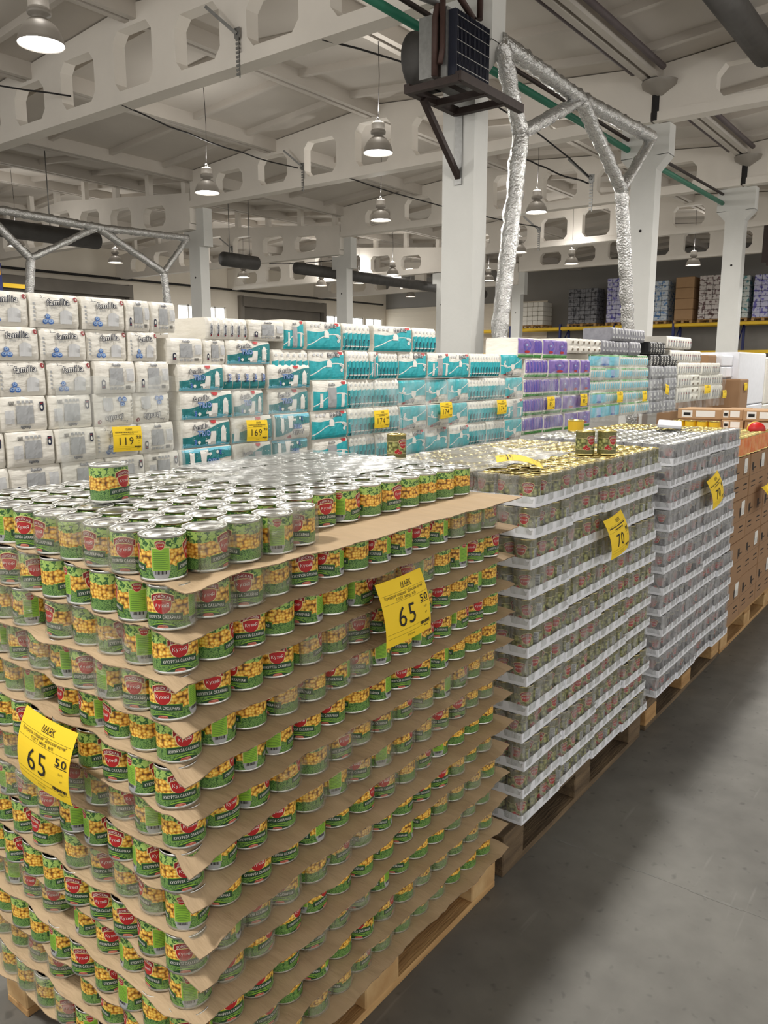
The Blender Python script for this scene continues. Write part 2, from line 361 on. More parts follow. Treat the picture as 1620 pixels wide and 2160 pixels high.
def letter(mb, body, x, y, size, m, P, k=3, bold=0.0, shear=0.0, width=None, arc=0.0, rot=0.0, maxlen=None):
    """text centred on x, baseline y, cap height about .73*size; width squeezes it; arc lifts the middle"""
    if not body: return
    if body[0] == '#':                                       # print too fine to read: a row of short strokes
        r = random.Random(len(body)); a = -.5
        while a < .46:
            q = r.uniform(.03, .09); rect(mb, m, P, k, x + (width or size * 4) * a, x + (width or size * 4) * min(.5, a + q), y + size * .08, y + size * r.uniform(.45, .6)); a += q + .02
        return
    V, F, w, mid = txt(body, bold, shear)
    sx = width / w if width else size
    half = w * sx / 2
    ca, sa = cos(rot), sin(rot)
    def q(p):
        a = (p[0] - mid) * sx; b = p[1] * size + arc * (1 - (a / half) ** 2)
        return (x + a * ca - b * sa, y + a * sa + b * ca)
    if maxlen:
        tris = []
        st = [[q(V[i]) for i in f] for f in F]
        while st:
            f = st.pop()
            if len(f) > 3:
                st.append([f[0], f[1], f[2]]); st.append([f[0]] + f[2:]); continue
            e = [(sqrt((f[i][0] - f[(i + 1) % 3][0]) ** 2 + (f[i][1] - f[(i + 1) % 3][1]) ** 2), i) for i in range(3)]
            L, i = max(e)
            if L > maxlen:
                a, b, c = f[i], f[(i + 1) % 3], f[(i + 2) % 3]; mm = ((a[0] + b[0]) / 2, (a[1] + b[1]) / 2)
                st.append([a, mm, c]); st.append([mm, b, c])
            else: tris.append(f)
        for f in tris: mb.face([P(a, b, k) for a, b in f], m)
    else:
        mb.idx([P(*q(v), k) for v in V], F, m, False)
def cols(mb, m, P, k, x0, x1, lo, hi, n=12, rows=1):
    """a flat shape between two curves lo(x), hi(x)"""
    for i in range(n):
        a = x0 + (x1 - x0) * i / n; b = x0 + (x1 - x0) * (i + 1) / n
        for j in range(rows):
            t0, t1 = j / rows, (j + 1) / rows
            f = lambda x, t: P(x, lo(x) + (hi(x) - lo(x)) * t, k)
            mb.face([f(a, t0), f(b, t0), f(b, t1), f(a, t1)], m)
def rect(mb, m, P, k, x0, x1, y0, y1, n=1, rows=1):
    n = max(n, int(abs(x1 - x0) / .02)); rows = max(rows, int(abs(y1 - y0) / .012))
    cols(mb, m, P, k, x0, x1, lambda x: y0, lambda x: y1, n, rows)
def disc(mb, m, P, k, cx, cy, r, ry=None, n=12):
    ry = ry or r
    cols(mb, m, P, k, cx - r, cx + r, lambda x: cy - ry * sqrt(max(0, 1 - ((x - cx) / r) ** 2)), lambda x: cy + ry * sqrt(max(0, 1 - ((x - cx) / r) ** 2)), n)
def ring(mb, m, P, k, cx, cy, r, t, n=16):
    for i in range(n):
        a, b = 2 * pi * i / n, 2 * pi * (i + 1) / n
        mb.face([P(cx + q * cos(g), cy + q * sin(g), k) for q, g in ((r, a), (r, b), (r - t, b), (r - t, a))], m)

# ------------------------------------------------------------------ the hall
def struct(mb, name): return mb.build(name, kind='structure')
b = MB(); b.box(-9, 40, -12, 29, -.2, 0, floorm)
jm = mat('floor_joint', rgb(134, 133, 128), .8, noise=.3, nscale=30)
for i in range(40): b.box(1.556 + .003 * sin(i * 1.7), 1.563 + .003 * sin(i * 2.1), -.03 - .08 * (i + 1), -.03 - .08 * i, -.001, .0006, jm)
struct(b, 'floor')

RIDGE = 7.12; EAVE = 6.62
def roof_z(y):
    t = ((y - 4) % 12) / 12
    return EAVE + (RIDGE - EAVE) * (1 - abs(2 * t - 1))
b = MB()
for y0 in (-8, -2, 4, 10, 16, 22):
    z0, z1 = roof_z(y0 + 1e-6), roof_z(y0 + 6 - 1e-6)
    b.hexa([(-9, y0, z0), (38, y0, z0), (38, y0 + 6, z1), (-9, y0 + 6, z1), (-9, y0, z0 + .2), (38, y0, z0 + .2), (38, y0 + 6, z1 + .2), (-9, y0 + 6, z1 + .2)], ceilm)
for y in [-8 + 3 * i for i in range(13)]:                       # long ribs of the roof slabs
    z = roof_z(y + 1e-6)
    for s in (-.09, .09): b.box(-9, 38, y + s - .055, y + s + .055, z - .26, z + .03, ceilm)
for i in range(32):                                             # cross ribs
    x = -8.5 + 1.5 * i
    for y0 in [-8 + 3 * i for i in range(12)]:
        za, zb = roof_z(y0 + 1e-6), roof_z(y0 + 3 - 1e-6); d = .12
        b.hexa([(x - .05, y0, za - d), (x + .05, y0, za - d), (x + .05, y0 + 3, zb - d), (x - .05, y0 + 3, zb - d),
                (x - .05, y0, za + .02), (x + .05, y0, za + .02), (x + .05, y0 + 3, zb + .02), (x - .05, y0 + 3, zb + .02)], ceilm)
struct(b, 'ceiling')

def beam(x, y0, drop, name):
    """12 m double-pitched beam along y with a row of eight-sided openings"""
    b = MB(); zb = 5.73 - drop; t = .11
    def top(y): return roof_z(y) - drop - (.02 if drop == 0 else 0)
    ys = {y0 + .02, y0 + 11.98, y0 + 6}
    holes = []
    for i in range(7):
        c = y0 + 1.5 + 1.5 * i; holes.append((c - .48, c + .48)); ys |= {c - .48, c - .36, c + .36, c + .48}
    ys = sorted(ys)
    def hz(y):
        for a, c in holes:
            if a - 1e-6 <= y <= c + 1e-6:
                e = min(y - a, c - y); k = min(1, e / .12); lo, hi = zb + .2, top((a + c) / 2) - .3
                hi = max(hi, lo + .2); return lo + .14 * (1 - k), hi - .14 * (1 - k)
        return None
    def pr(ya, yb, la, lb, ha, hb): b.hexa([(x - t, ya, la), (x + t, ya, la), (x + t, yb, lb), (x - t, yb, lb), (x - t, ya, ha), (x + t, ya, ha), (x + t, yb, hb), (x - t, yb, hb)], paint)
    for ya, yb in zip(ys, ys[1:]):
        inside = any(a - 1e-6 <= (ya + yb) / 2 <= c + 1e-6 for a, c in holes)
        e = 1e-9
        if inside:
            (l0, h0), (l1, h1) = hz(ya), hz(yb)
            pr(ya, yb, zb + .14, zb + .14, l0, l1); pr(ya, yb, h0, h1, top(ya + e), top(yb - e))
        else: pr(ya, yb, zb + .14, zb + .14, top(ya + e), top(yb - e))
    b.hexa([(x - .14, y0 + .02, zb), (x + .14, y0 + .02, zb), (x + .14, y0 + 11.98, zb), (x - .14, y0 + 11.98, zb),
            (x - .14, y0 + .02, zb + .15), (x + .14, y0 + .02, zb + .15), (x + .14, y0 + 11.98, zb + .15), (x - .14, y0 + 11.98, zb + .15)], paint)
    if drop:
        for i in range(8): b.box(x - .07, x + .07, y0 + .3 + 1.5 * i - .08, y0 + .3 + 1.5 * i + .08, top(min(y0 + .3 + 1.5 * i, y0 + 11.9)) - .02, roof_z(y0 + .3 + 1.5 * i), paint)
    return struct(b, name)
n = 0
for x in (7.5, 13.5, 19.5, 25.5, 31.5):
    for y0, dr in ((-8, 0), (4, 0), (16, .53)):
        n += 1; beam(x, y0, dr, 'beam_%d' % n)

def column(x, y, low, name):
    b = MB(); w, d = .15, .215
    if not low:
        b.box(x - w, x + w, y - d, y + d, 0, 5.73, colm)
        for s in (-1, 1):
            ya, yb = sorted((y + s * d, y + s * (d + .2)))
            b.box(x - w, x + w, ya, yb, 5.22, 5.72, colm)
            p = [(x - w, y + s * d, 5.0), (x + w, y + s * d, 5.0), (x + w, y + s * (d + .2), 5.22), (x - w, y + s * (d + .2), 5.22)]
            q = [(x - w, y + s * d, 5.23), (x + w, y + s * d, 5.23), (x + w, y + s * (d + .2), 5.23), (x - w, y + s * (d + .2), 5.23)]
            b.hexa(p + q, colm)
        b.box(x - .06, x + .06, y - .02, y + .02, 5.73, 6.5, blackm)
    else:
        b.box(x - w, x + w, y - d, y + d, 0, 5.18, colm); b.box(x - w + .004, x + w - .004, y - d - .18, y + .05, 5.181, 5.73, colm)
        for s in (-1, 1):
            ya, yb = sorted((y + s * d, y + s * (d + .18))); b.box(x - w, x + w, ya, yb, 4.78, 5.18, colm)
    b.lathe([(.025, 0), (.025, .004), (0, .004)], blackm, 12, M=Matrix.Translation((x - w - .001, y, 4.0)) @ Matrix.Rotation(-pi / 2, 4, 'Y'))
    return struct(b, name)
n = 0
for x in (7.64, 13.65, 19.72, 25.6, 31.6):
    n += 1; column(x, 4.14, False, 'column_%d' % n)
for x in (7.6, 13.72, 19.72, 25.6, 31.6):
    n += 1; column(x, 16.12, True, 'column_%d' % n)

# long wall (beyond the tissue pallets) with windows and shutters, and the end wall behind the racks
wins = [(20.9, 22.1), (22.45, 23.7), (24.0, 25.25), (32.3, 33.9), (34.1, 35.6), (35.8, 37.3)]
doors = [(9.5, 19.8), (26.2, 31.9)]
b = MB(); xs = sorted([-9, 38] + [q for w in wins + doors for q in w])
for a, c in zip(xs, xs[1:]):
    m = (a + c) / 2
    if any(p < m < q for p, q in wins): b.box(a, c, 28, 28.3, 0, 3.05, wallm); b.box(a, c, 28, 28.3, 4.42, 7, wallm)
    elif any(p < m < q for p, q in doors): b.box(a, c, 28, 28.3, 5.0, 7, wallm)
    else: b.box(a, c, 28, 28.3, 0, 7, wallm)
struct(b, 'wall_left')
for i, (a, c) in enumerate(wins):
    g = MB(); g.box(a, c, 28.14, 28.16, 3.05, 4.42, daylight); g.mesh
    w = g.build('window_%d' % (i + 1), kind='structure')
    f = MB()
    for p, q in ((a, a + .06), (c - .06, c), ((a + c) / 2 - .03, (a + c) / 2 + .03)): f.box(p, q, 28.05, 28.13, 3.05, 4.42, white)
    for p, q in ((3.05, 3.11), (4.36, 4.42)): f.box(a, c, 28.05, 28.13, p, q, white)
    f.build('window_frame', w)
for i, (a, c) in enumerate(doors):
    f = MB(); z = 0
    while z < 5.0: f.hexa([(a, 28.05, z), (c, 28.05, z), (c, 28.12, z), (a, 28.12, z), (a, 28.02, min(z + .2, 5)), (c, 28.02, min(z + .2, 5)), (c, 28.12, min(z + .2, 5)), (a, 28.12, min(z + .2, 5))], shutm); z += .2
    d = f.build('door_%d' % (i + 1), kind='structure')
    f = MB(); f.box(a - .1, c + .1, 27.7, 28.04, 4.5, 4.95, shutm); f.box(a - .2, a, 27.75, 28.04, 0, 5.0, shutm); f.box(c, c + .2, 27.75, 28.04, 0, 5.0, shutm)
    f.build('shutter_housing', d)
b = MB(); b.box(37.7, 38, -12, 28, 0, 7, endm); struct(b, 'wall_end')
b = MB(); z = 0
while z < 5.0: b.hexa([(37.62, 17.6, z), (37.69, 17.6, z), (37.69, 28, z), (37.62, 28, z), (37.655, 17.6, z + .25), (37.69, 17.6, z + .25), (37.69, 28, z + .25), (37.655, 28, z + .25)], sidm); z += .25
struct(b, 'trim_1')
b = MB(); b.tube([(8, 27.7, 5.2), (37, 27.7, 5.2)], .05, blackm)
b.build('wall_pipe'); tag(b_ := bpy.data.objects['wall_pipe'], 'thin black pipe running along the cream wall above the shutters', 'pipe')

# ------------------------------------------------------------------ lamps
def make_lamp():
    t = empty('pendant_lamp')
    b = MB(); R = .235
    b.lathe([(R, .0), (R * 1.02, .012), (R * .98, .03), (R * .9, .10), (R * .74, .17), (R * .5, .225), (R * .3, .25), (.05, .255)], lampm, 28)
    b.lathe([(R * .99, .004), (R * .86, .10), (R * .7, .16), (R * .45, .21), (.03, .235)], lampm, 28)
    b.build('bell_shade', t)
    b = MB(); b.lathe([(.07, .24), (.075, .27), (.115, .285), (.12, .30), (.12, .33), (.105, .345), (.105, .43), (.085, .46), (.03, .475), (0, .475)], lampm, 20); b.build('gear_housing', t)
    b = MB(); b.lathe([(0, .02), (R * .5, .022), (R * .93, .035), (R * .93, .05), (R * .5, .05), (0, .05)], glow, 28); b.build('diffuser', t)
    b = MB(); ring_pts = [(.03 * cos(a), 0, .50 + .03 * sin(a)) for a in [2 * pi * i / 10 for i in range(11)]]; b.tube(ring_pts, .006, steel, 6); b.build('hook', t)
    ld = bpy.data.lights.new('lamp_light', 'AREA'); ld.shape = 'DISK'; ld.size = .42; ld.energy = LAMP_W; ld.color = (1, .965, .91)
    lo = bpy.data.objects.new('lamp_light', ld); COL.objects.link(lo); lo.parent = t; lo.location = (0, 0, -.005)
    ld = bpy.data.lights.new('added_uplight', 'POINT'); ld.shadow_soft_size = .1; ld.energy = LAMP_UP; ld.color = (1, .965, .91)   # added fill above the bell to brighten ceiling and beams
    lo = bpy.data.objects.new('added_uplight', ld); COL.objects.link(lo); lo.parent = t; lo.location = (0, 0, .62)
    return t
lamp0 = make_lamp()
LAMPS = [(4.15, 7.15, 4.95, 'big glaring bell lamp hanging nearest, under the first ceiling beam'),
         (9.75, 7.05, 4.98, 'bell lamp hanging before the fan heater column'),
         (15.75, 7.3, 4.98, 'bell lamp framed by the two legs of the tall foil-wrapped brace'),
         (9.95, 11.35, 4.95, 'glaring bell lamp hanging in front of the column with the long foil brace'),
         (14.52, 10.65, 5.0, 'small bell lamp between the fan heater and the far column row'),
         (21.2, 10.6, 5.0, 'small bell lamp partly behind the fan heater column'),
         (24.7, 10.5, 5.0, 'small bright bell lamp just above the far rack goods'),
         (27.5, 7.4, 5.0, 'bell lamp between the second and third big columns'),
         (11.48, 21.2, 5.0, 'bell lamp behind the upper bar of the long foil brace'),
         (15.3, 22.1, 5.0, 'bell lamp seen under the long foil brace by the shutter'),
         (20.8, 22.0, 5.0, 'bell lamp left of the second shutter'),
         (25.0, 21.8, 5.0, 'bell lamp in front of the second shutter'),
         (25.2, 19.95, 5.0, 'small bell lamp close beside the far middle column'),
         (23.6, 17.05, 5.0, 'bell lamp right of the far middle column, above the cream wall'),
         (27.5, 15.25, 5.0, 'bell lamp half hidden by the near leg of the tall foil brace'),
         (31.6, 21.9, 5.0, 'lowest looking bell lamp, over the cream siding'),
         (-1.8, 0.9, 5.0, 'bell lamp behind the viewer, out of view'),
         (4.2, 0.9, 5.0, 'bell lamp straight over the stacks of cans, out of view'),
         (10.2, 0.9, 5.0, 'bell lamp farther along over the can row, out of view'),
         (16.2, 0.9, 5.0, 'bell lamp third along over the can row, out of view'),
         (22.2, 0.9, 5.0, 'bell lamp fourth along over the can row, out of view'),
         (28.2, 0.9, 5.0, 'bell lamp fifth along over the can row, out of view'),
         (33.8, 0.9, 5.0, 'bell lamp at the far rack over the can row, out of view'),
         (-3.0, 7.2, 5.0, 'bell lamp behind the viewer over the tissue side')]
for i, (x, y, z, lab) in enumerate(LAMPS):
    o = lamp0 if i == 0 else copy_tree(lamp0)
    o.location = (x, y, z); tag(o, lab, 'lamp', 'bell lamps hanging from the ceiling')
    b = MB(); zt = roof_z(y); b.tube([(x, y, z + .5), (x + .03, y, z + (zt - z) * .6), (x, y, zt)], .006, blackm, 5)
    c = b.build('lamp_cable'); tag(c, 'thin cable of the ' + ' '.join(lab.replace(' hanging', '').split()[:12]), 'cable', 'lamp cables')

# ------------------------------------------------------------------ cables and perforated cable brackets on the beams
def sag(a, c, d=.12, n=10):
    a = Vector(a); c = Vector(c)
    return [a.lerp(c, i / n) - Vector((0, 0, d * (1 - (2 * i / n - 1) ** 2) + random.uniform(0, .03))) for i in range(n + 1)]
for a, c, d, lab in [((7.4, 10.34, 5.745), (13.3, 12.1, 6.15), .1, 'black cable sagging between the two nearest ceiling beams'),
                     ((7.4, 6.13, 5.745), (13.3, 5.05, 5.0), -.35, 'black cable passing behind the fan heater to the next beam'),
                     ((7.4, 11.72, 6.14), (5.0, 14.2, 6.62), .05, 'black cable in the top corner by the glaring lamp'),
                     ((13.4, 10.67, 5.745), (19.3, 9.05, 5.35), .1, 'thin cable behind the fan heater column'),
                     ((13.3, 5.05, 4.9), (13.35, 6.5, 5.6), .05, 'cable from the bracket by the foil-wrapped brace'),
                     ((19.5, 19.3, 5.195), (19.62, 16.34, 5.1), .05, 'thin cable running to the far middle column')]:
    b = MB(); b.tube(sag(a, c, d), .014, blackm, 6); tag(b.build('cable'), lab, 'cable', 'loose cables under the ceiling')
def bracket(x, y, z, lab):
    t = empty('cable_bracket', (x, y, z)); tag(t, lab, 'bracket', 'perforated cable brackets')
    b = MB(); k = 0
    b.box(-.02, 0, -.05, .05, -.1, .03, steel)
    for i in range(9): b.box(-.02, 0, -.03, .03, -.1 - .055 * i - .03, -.1 - .055 * i, steel)
    b.box(-.01, 0, -.03, -.015, -.6, -.1, steel); b.build('perforated_strip', t)
    b = MB(); b.bar((-.02, 0, -.05), (-.25, .35, .3), .04, .04, steel); b.build('arm', t)
bracket(7.36, 7.62, 6.17, 'perforated metal bracket hanging on the nearest beam')
bracket(13.36, 12.0, 6.2, 'perforated metal bracket on the second beam near the bright lamp')
bracket(13.36, 5.02, 5.0, 'perforated metal bracket beside the lamp framed by the foil brace')
bracket(19.36, 9.03, 5.3, 'small perforated metal bracket below the other one by the foil brace')
bracket(19.36, 21.0, 5.85, 'perforated metal bracket on the low beam above the shutter')

# ------------------------------------------------------------------ pipes and ducts
def pipe(name, pts, r, m, lab, cat='pipe', n=10):
    b = MB(); b.tube(pts, r, m, n)
    if cat == 'duct':
        for f in (.2, .8):
            p = Vector(pts[0]).lerp(Vector(pts[-1]), f); b.tube([p, (p.x, p.y, roof_z(p.y) - .02)], .012, steel, 6)
    return tag(b.build(name), lab, cat)
pipe('water_pipe', [(2, 4.44, 5.40), (13.5, 4.44, 5.38), (19.6, 4.44, 5.42)], .05, greenpipe, 'green plastic pipe running along the near column row')
pipe('heating_pipe', [(2, 4.44, 5.60), (13.4, 4.44, 5.54), (19.6, 4.44, 5.62)], .03, darksteel, 'thin dark pipe just above the green pipe')
pipe('roof_pipe', [(7.7, 4.22, 6.44), (13.0, 4.22, 6.44)], .05, brownpipe, 'grey-brown pipe under the roof, the one closer to the heater')
pipe('roof_pipe', [(7.7, 3.72, 6.44), (13.0, 3.72, 6.44)], .05, brownpipe, 'grey-brown pipe under the roof, the one closer to the big duct')
pipe('roof_pipe', [(13.9, 4.22, 6.44), (19.0, 4.22, 6.44)], .05, brownpipe, 'grey-brown pipe beyond the second column, the inner one')
pipe('roof_pipe', [(13.9, 3.72, 6.44), (19.0, 3.72, 6.44)], .05, brownpipe, 'grey-brown pipe beyond the second column, the outer one')
for x, w in ((13.4, 'second'), (19.4, 'third')):
    b = MB(); b.lathe([(.06, 5.74), (.06, 6.15)], blackm, 10, x, 3.95); b.lathe([(.05, 6.12), (.28, 6.26), (.3, 6.34)], lampm, 20, x, 3.9)
    tag(b.build('roof_drain'), 'grey roof drain pan with black downpipe above the %s big column' % w, 'drain')
pipe('ventilation_duct', [(9, 2.25, 6.4), (13.3, 2.25, 6.4)], .2, ductm, 'wide grey duct crossing the top right corner under the roof', 'duct', 16)
pipe('ventilation_duct', [(5, 16.9, 4.72), (11.2, 16.9, 4.72)], .2, ductm, 'dark round duct below the bar of the long foil brace', 'duct', 16)
pipe('ventilation_duct', [(15.3, 16.95, 4.72), (16.6, 16.95, 4.72)], .2, ductm, 'short dark duct piece right of the long foil brace', 'duct', 16)
pipe('ventilation_duct', [(18.3, 16.9, 4.74), (30, 16.9, 4.74)], .18, ductm, 'dark round duct ending at the far middle column', 'duct', 16)

# ------------------------------------------------------------------ fan heater on its bracket (first big column)
t = tag(empty('fan_heater', (6.95, 3.75, 4.62)), 'dark fan heater on a steel bracket high on the nearest big column', 'heater')
b = MB(); b.box(-.33, .33, -.10, -.02, 0, .62, bluefin)
for i in range(26): b.box(-.33 + .0258 * i, -.322 + .0258 * i, -.125, -.1, .01, .61, bluefin)
for z in (.08, .2, .32, .44, .55): b.box(-.33, .33, -.128, -.124, z, z + .008, steel)
b.build('radiator', t)
b = MB(); b.box(-.36, .36, -.02, .05, -.01, .65, steel); b.box(-.35, .35, .05, .16, .0, .63, darksteel); b.box(-.34, .34, .16, .34, .02, .62, steel); b.build('casing', t)
b = MB(); Mx = Matrix.Translation((0, .34, .31)) @ Matrix.Rotation(-pi / 2, 4, 'X')
b.lathe([(.31, 0), (.31, .22), (.335, .225), (.335, .24), (.29, .24), (.29, .02), (0, .02)], ductm, 30, M=Mx); b.build('fan_duct', t)
b = MB()
for a in range(6): b.bar((0, .45, .31), (.27 * cos(a * pi / 3), .45, .31 + .27 * sin(a * pi / 3)), .11, .008, darksteel, (0, 1, 0))
b.build('fan_blades', t)
b = MB(); b.tube([(-.40, .10, .0), (-.40, .10, .55), (-.34, .10, .72), (-.34, .02, 1.1)], .035, rustpipe); b.tube([(-.42, .02, .1), (-.38, .02, .25), (-.38, .02, .8)], .03, rustpipe)
b.tube([(-.34, .1, .72), (-.7, .3, .78)], .05, steel); b.tube([(-.34, .02, .95), (.2, .02, .72), (.35, .02, .75), (.36, .02, 1.3)], .035, rustpipe)
for p in ((-.34, .06, .8), (-.34, .02, 1.0), (-.68, .28, .78)): b.lathe([(0, -.06), (.06, -.05), (.07, 0), (.06, .05), (0, .06)], darksteel, 12, M=Matrix.Translation(p))
b.build('pipework', t)
t = tag(empty('heater_bracket', (6.95, 3.75, 4.55)), 'brown-black angle steel bracket holding the fan heater', 'bracket')
b = MB()
for y in (-.22, .42): b.bar((-.45, y, 0), (.9, y, 0), .07, .09, darksteel)
for x in (-.42, .1, .5): b.bar((x, -.22, -.02), (x, .42, -.02), .07, .07, darksteel)
b.build('frame', t)
b = MB(); b.bar((-.2, .38, -.05), (.54, .38, -.72), .06, .06, darksteel); b.build('brace', t)
b = MB(); b.bar((.53, .38, .0), (.53, .38, -.8), .1, .02, steel, (1, 0, 0)); b.build('wall_strip', t)
# small second unit on the third column
t = tag(empty('fan_heater', (20.6, 3.2, 4.5)), 'dark round fan heater at the right edge on the third big column', 'heater')
b = MB(); Mx = Matrix.Rotation(pi / 2, 4, 'Y'); b.lathe([(.34, -.35), (.34, .3), (.38, .32), (.38, .36), (.30, .36), (.30, 0), (0, 0)], ductm, 24, M=Mx); b.build('fan_duct', t)
b = MB(); b.box(-.45, -.35, -.42, .42, -.42, .42, darksteel); b.box(-.5, .3, -.3, .3, -.5, -.42, darksteel); b.build('casing', t)
b = MB(); b.tube([(-.3, 0, .4), (-.3, .1, .6), (-.5, .2, .75), (-.5, .2, 1.3)], .035, darksteel); b.build('pipework', t)

# ------------------------------------------------------------------ foil-wrapped steel braces
def foilbar(name, parent, pts, r):
    b = MB(); P = []
    for a, c in zip(pts, pts[1:]):
        a, c = Vector(a), Vector(c); n = max(3, int((c - a).length / .07))
        P += [a.lerp(c, i / n) + Vector([random.uniform(-.008, .008) for _ in range(3)]) for i in range(n)]
    P.append(Vector(pts[-1])); b.tube(P, [r * random.uniform(.92, 1.08) for _ in P], foil, 10, jitter=.07); return b.build(name, parent)
def brace(y, A, Bm, Cc, K1, K2, F1, F2, r, lab):
    t = tag(empty('foil_wrapped_brace', (F1[0], y, 0)), lab, 'brace')
    q = lambda p: (p[0] - F1[0], 0, p[1])
    foilbar('top_bar', t, [q(A), q(Bm), q(Cc)], r)
    foilbar('diagonal', t, [q(A), q(K1)], r); foilbar('diagonal', t, [q(Bm), q(K1)], r * .8); foilbar('diagonal', t, [q(Bm), q(K2)], r); foilbar('diagonal', t, [q(Cc), q(K2)], r * .8)
    foilbar('leg', t, [q(K1), q(((K1[0] + F1[0]) / 2 - .02, (K1[1] + F1[1]) / 2)), q(F1)], r * 1.05); foilbar('leg', t, [q(K2), q(F2)], r * 1.05)
brace(3.75, (7.72, 5.27), (9.94, 5.2), (12.75, 5.31), (8.27, 4.42), (11.55, 4.32), (7.55, .02), (12.75, .02), .10, 'foil-wrapped steel brace between the first and second big columns')
brace(15.8, (7.72, 4.9), (10.48, 4.84), (13.1, 4.92), (8.79, 3.98), (12.29, 4.0), (8.3, .02), (12.75, .02), .09, 'long foil-wrapped brace above the white tissue packs')

# ------------------------------------------------------------------ racks
def rack(name, x, y0, y1, levels, lab, bays, ztop=3.7):
    t = tag(empty(name, (x, y0, 0)), lab, 'rack')
    ys = [y0 + (y1 - y0) * i / bays for i in range(bays + 1)]
    for yy in ys:
        b = MB()
        for dx in (0, 1.0): b.box(dx - .05, dx + .05, yy - y0 - .05, yy - y0 + .05, 0, ztop, bluesteel)
        for i in range(3): b.bar((0, yy - y0, .3 + i * 1.1), (1, yy - y0, 1.3 + i * 1.1), .04, .03, bluesteel)
        b.build('upright', t)
    for z in levels:
        for i in range(bays):
            for dx in (0, 1.0):
                b = MB(); b.box(dx - .06, dx + .06, ys[i] - y0 + .05, ys[i + 1] - y0 - .05, z - .13, z, yellowsteel); b.build('beam', t)
    return t
rack('pallet_rack', 36.1, -3, 21.6, (2.35, 3.55), 'long pallet rack with yellow beams along the far end wall', 9)
t = tag(empty('pallet_rack', (12.4, 24, 0)), 'blue rack with yellow plates showing above the white tissue packs', 'rack')
for dx in (0, 1.0):
    b = MB(); b.box(dx - .07, dx + .07, 0, .1, 0, 4.86 - .38 * dx, bluesteel); b.build('upright', t)
b = MB(); b.box(.1, .9, .02, .08, 4.14, 4.27, yellowsteel); b.box(-.2, .02, -.03, -.01, 4.5, 4.75, yellowsteel); b.build('beam', t)

bluewhite = mat('blue_white_pack', rgb(214, 222, 230), .5, c2=rgb(90, 140, 196), nscale=7, sharp=True)
brownwhite = mat('brown_white_pack', rgb(214, 206, 202), .5, c2=rgb(110, 84, 84), nscale=7, sharp=True)
tealwhite = mat('teal_white_pack', rgb(214, 220, 216), .5, c2=rgb(88, 150, 156), nscale=7, sharp=True)
purplewhite = mat('purple_white_pack', rgb(206, 206, 230), .5, c2=rgb(106, 100, 186), nscale=7, sharp=True)
blackwhite = mat('black_white_pack', rgb(224, 222, 222), .5, c2=rgb(40, 38, 42), nscale=7, sharp=True)
darkgrey = mat('dark_grey_pack', rgb(126, 126, 130), .5, c2=rgb(60, 60, 66), nscale=7, sharp=True)
def pallet_mesh(L, Wd, top=None, blk=None):
    """boards of a 4-way pallet as separate builders"""
    m = top or wood; k = blk or woodend; out = []
    for i in range(5):
        y = (Wd - .145) * i / 4; w = .145 if i % 2 == 0 else .1; y += 0 if i % 2 == 0 else .022
        b = MB(); b.bbox(0, L, y, y + w, .122, .144, m, .003); out.append(('deck_board', b))
    for x in (0, (L - .145) / 2, L - .145):
        b = MB(); b.bbox(x, x + .145, 0, Wd, .1, .122, m, .003); out.append(('stringer_board', b))
        for y in (0, (Wd - .1) / 2, Wd - .1):
            c = MB(); c.bbox(x, x + .145, y, y + .1, .022, .1, k, .004); out.append(('block', c))
    for y in (0, (Wd - .1) / 2, Wd - .1):
        b = MB(); b.bbox(0, L, y, y + .1, 0, .022, m, .003); out.append(('bottom_board', b))
    return out
def pallet(x, y, z, L, Wd, lab, top=None, blk=None, rot=0, parts=True):
    if parts:
        t = tag(empty('pallet', (x, y, z), (0, 0, rot)), lab, 'pallet')
        for nme, b in pallet_mesh(L, Wd, top, blk): b.build(nme, t)
        return t
    a = MB()
    for nme, b in pallet_mesh(L, Wd, top, blk): a.add(b, Matrix())
    return tag(a.build('pallet', loc=(x, y, z), rot=(0, 0, rot)), lab, 'pallet')
loads = [(17.6, 1.15, 1.12, offwhite, 'white wrapped'), (15.0, 1.45, 1.62, darkgrey, 'bulging dark grey'), (13.45, .7, 2.0, purplewhite, 'narrow purple and white'), (11.4, .85, 1.75, bluewhite, 'blue and white'),
         (10.25, .8, 1.85, cardbox2, 'plain brown carton'), (9.05, 1.15, 1.85, brownwhite, 'tall brown and white'), (7.95, .75, 1.75, tealwhite, 'narrow teal and white'), (6.95, .9, 1.75, purplewhite, 'purple and white'),
         (5.75, 1.0, 1.65, blackwhite, 'black and white')]
for y, w, h, m, d in loads:
    pallet(35.95, y - w / 2, 3.55, 1.1, w, 'pallet on the yellow rack beam under the %s load' % d, parts=False)
    t = tag(empty('pallet_load', (36.0, y, 3.694)), '%s pack stack standing on the far yellow rack' % d, 'pallet load', 'loads on the far rack')
    rows = max(4, int(h / .2)) if m is not cardbox2 else 4; nc = max(3, int(w / .26)) if m is not cardbox2 else 1
    for r in range(rows):
        b = MB()
        for c in range(nc):
            j = random.uniform(-.02, .02)
            b.bbox(j, 1.0, -w / 2 + w * c / nc + .005, -w / 2 + w * (c + 1) / nc - .005, h * r / rows, h * (r + 1) / rows - .008, m, .02)
        b.build('pack_layer', t)
for y, w, h, d, m in [(8.8, 1.0, .6, 'white carton', white)]:
    b = MB(); b.bbox(0, .8, -w / 2, w / 2, 0, h, m, .01); o = b.build('carton', loc=(36.2, 10.9, 2.36)); tag(o, 'white carton on the lower far rack beam beside the second column', 'box')

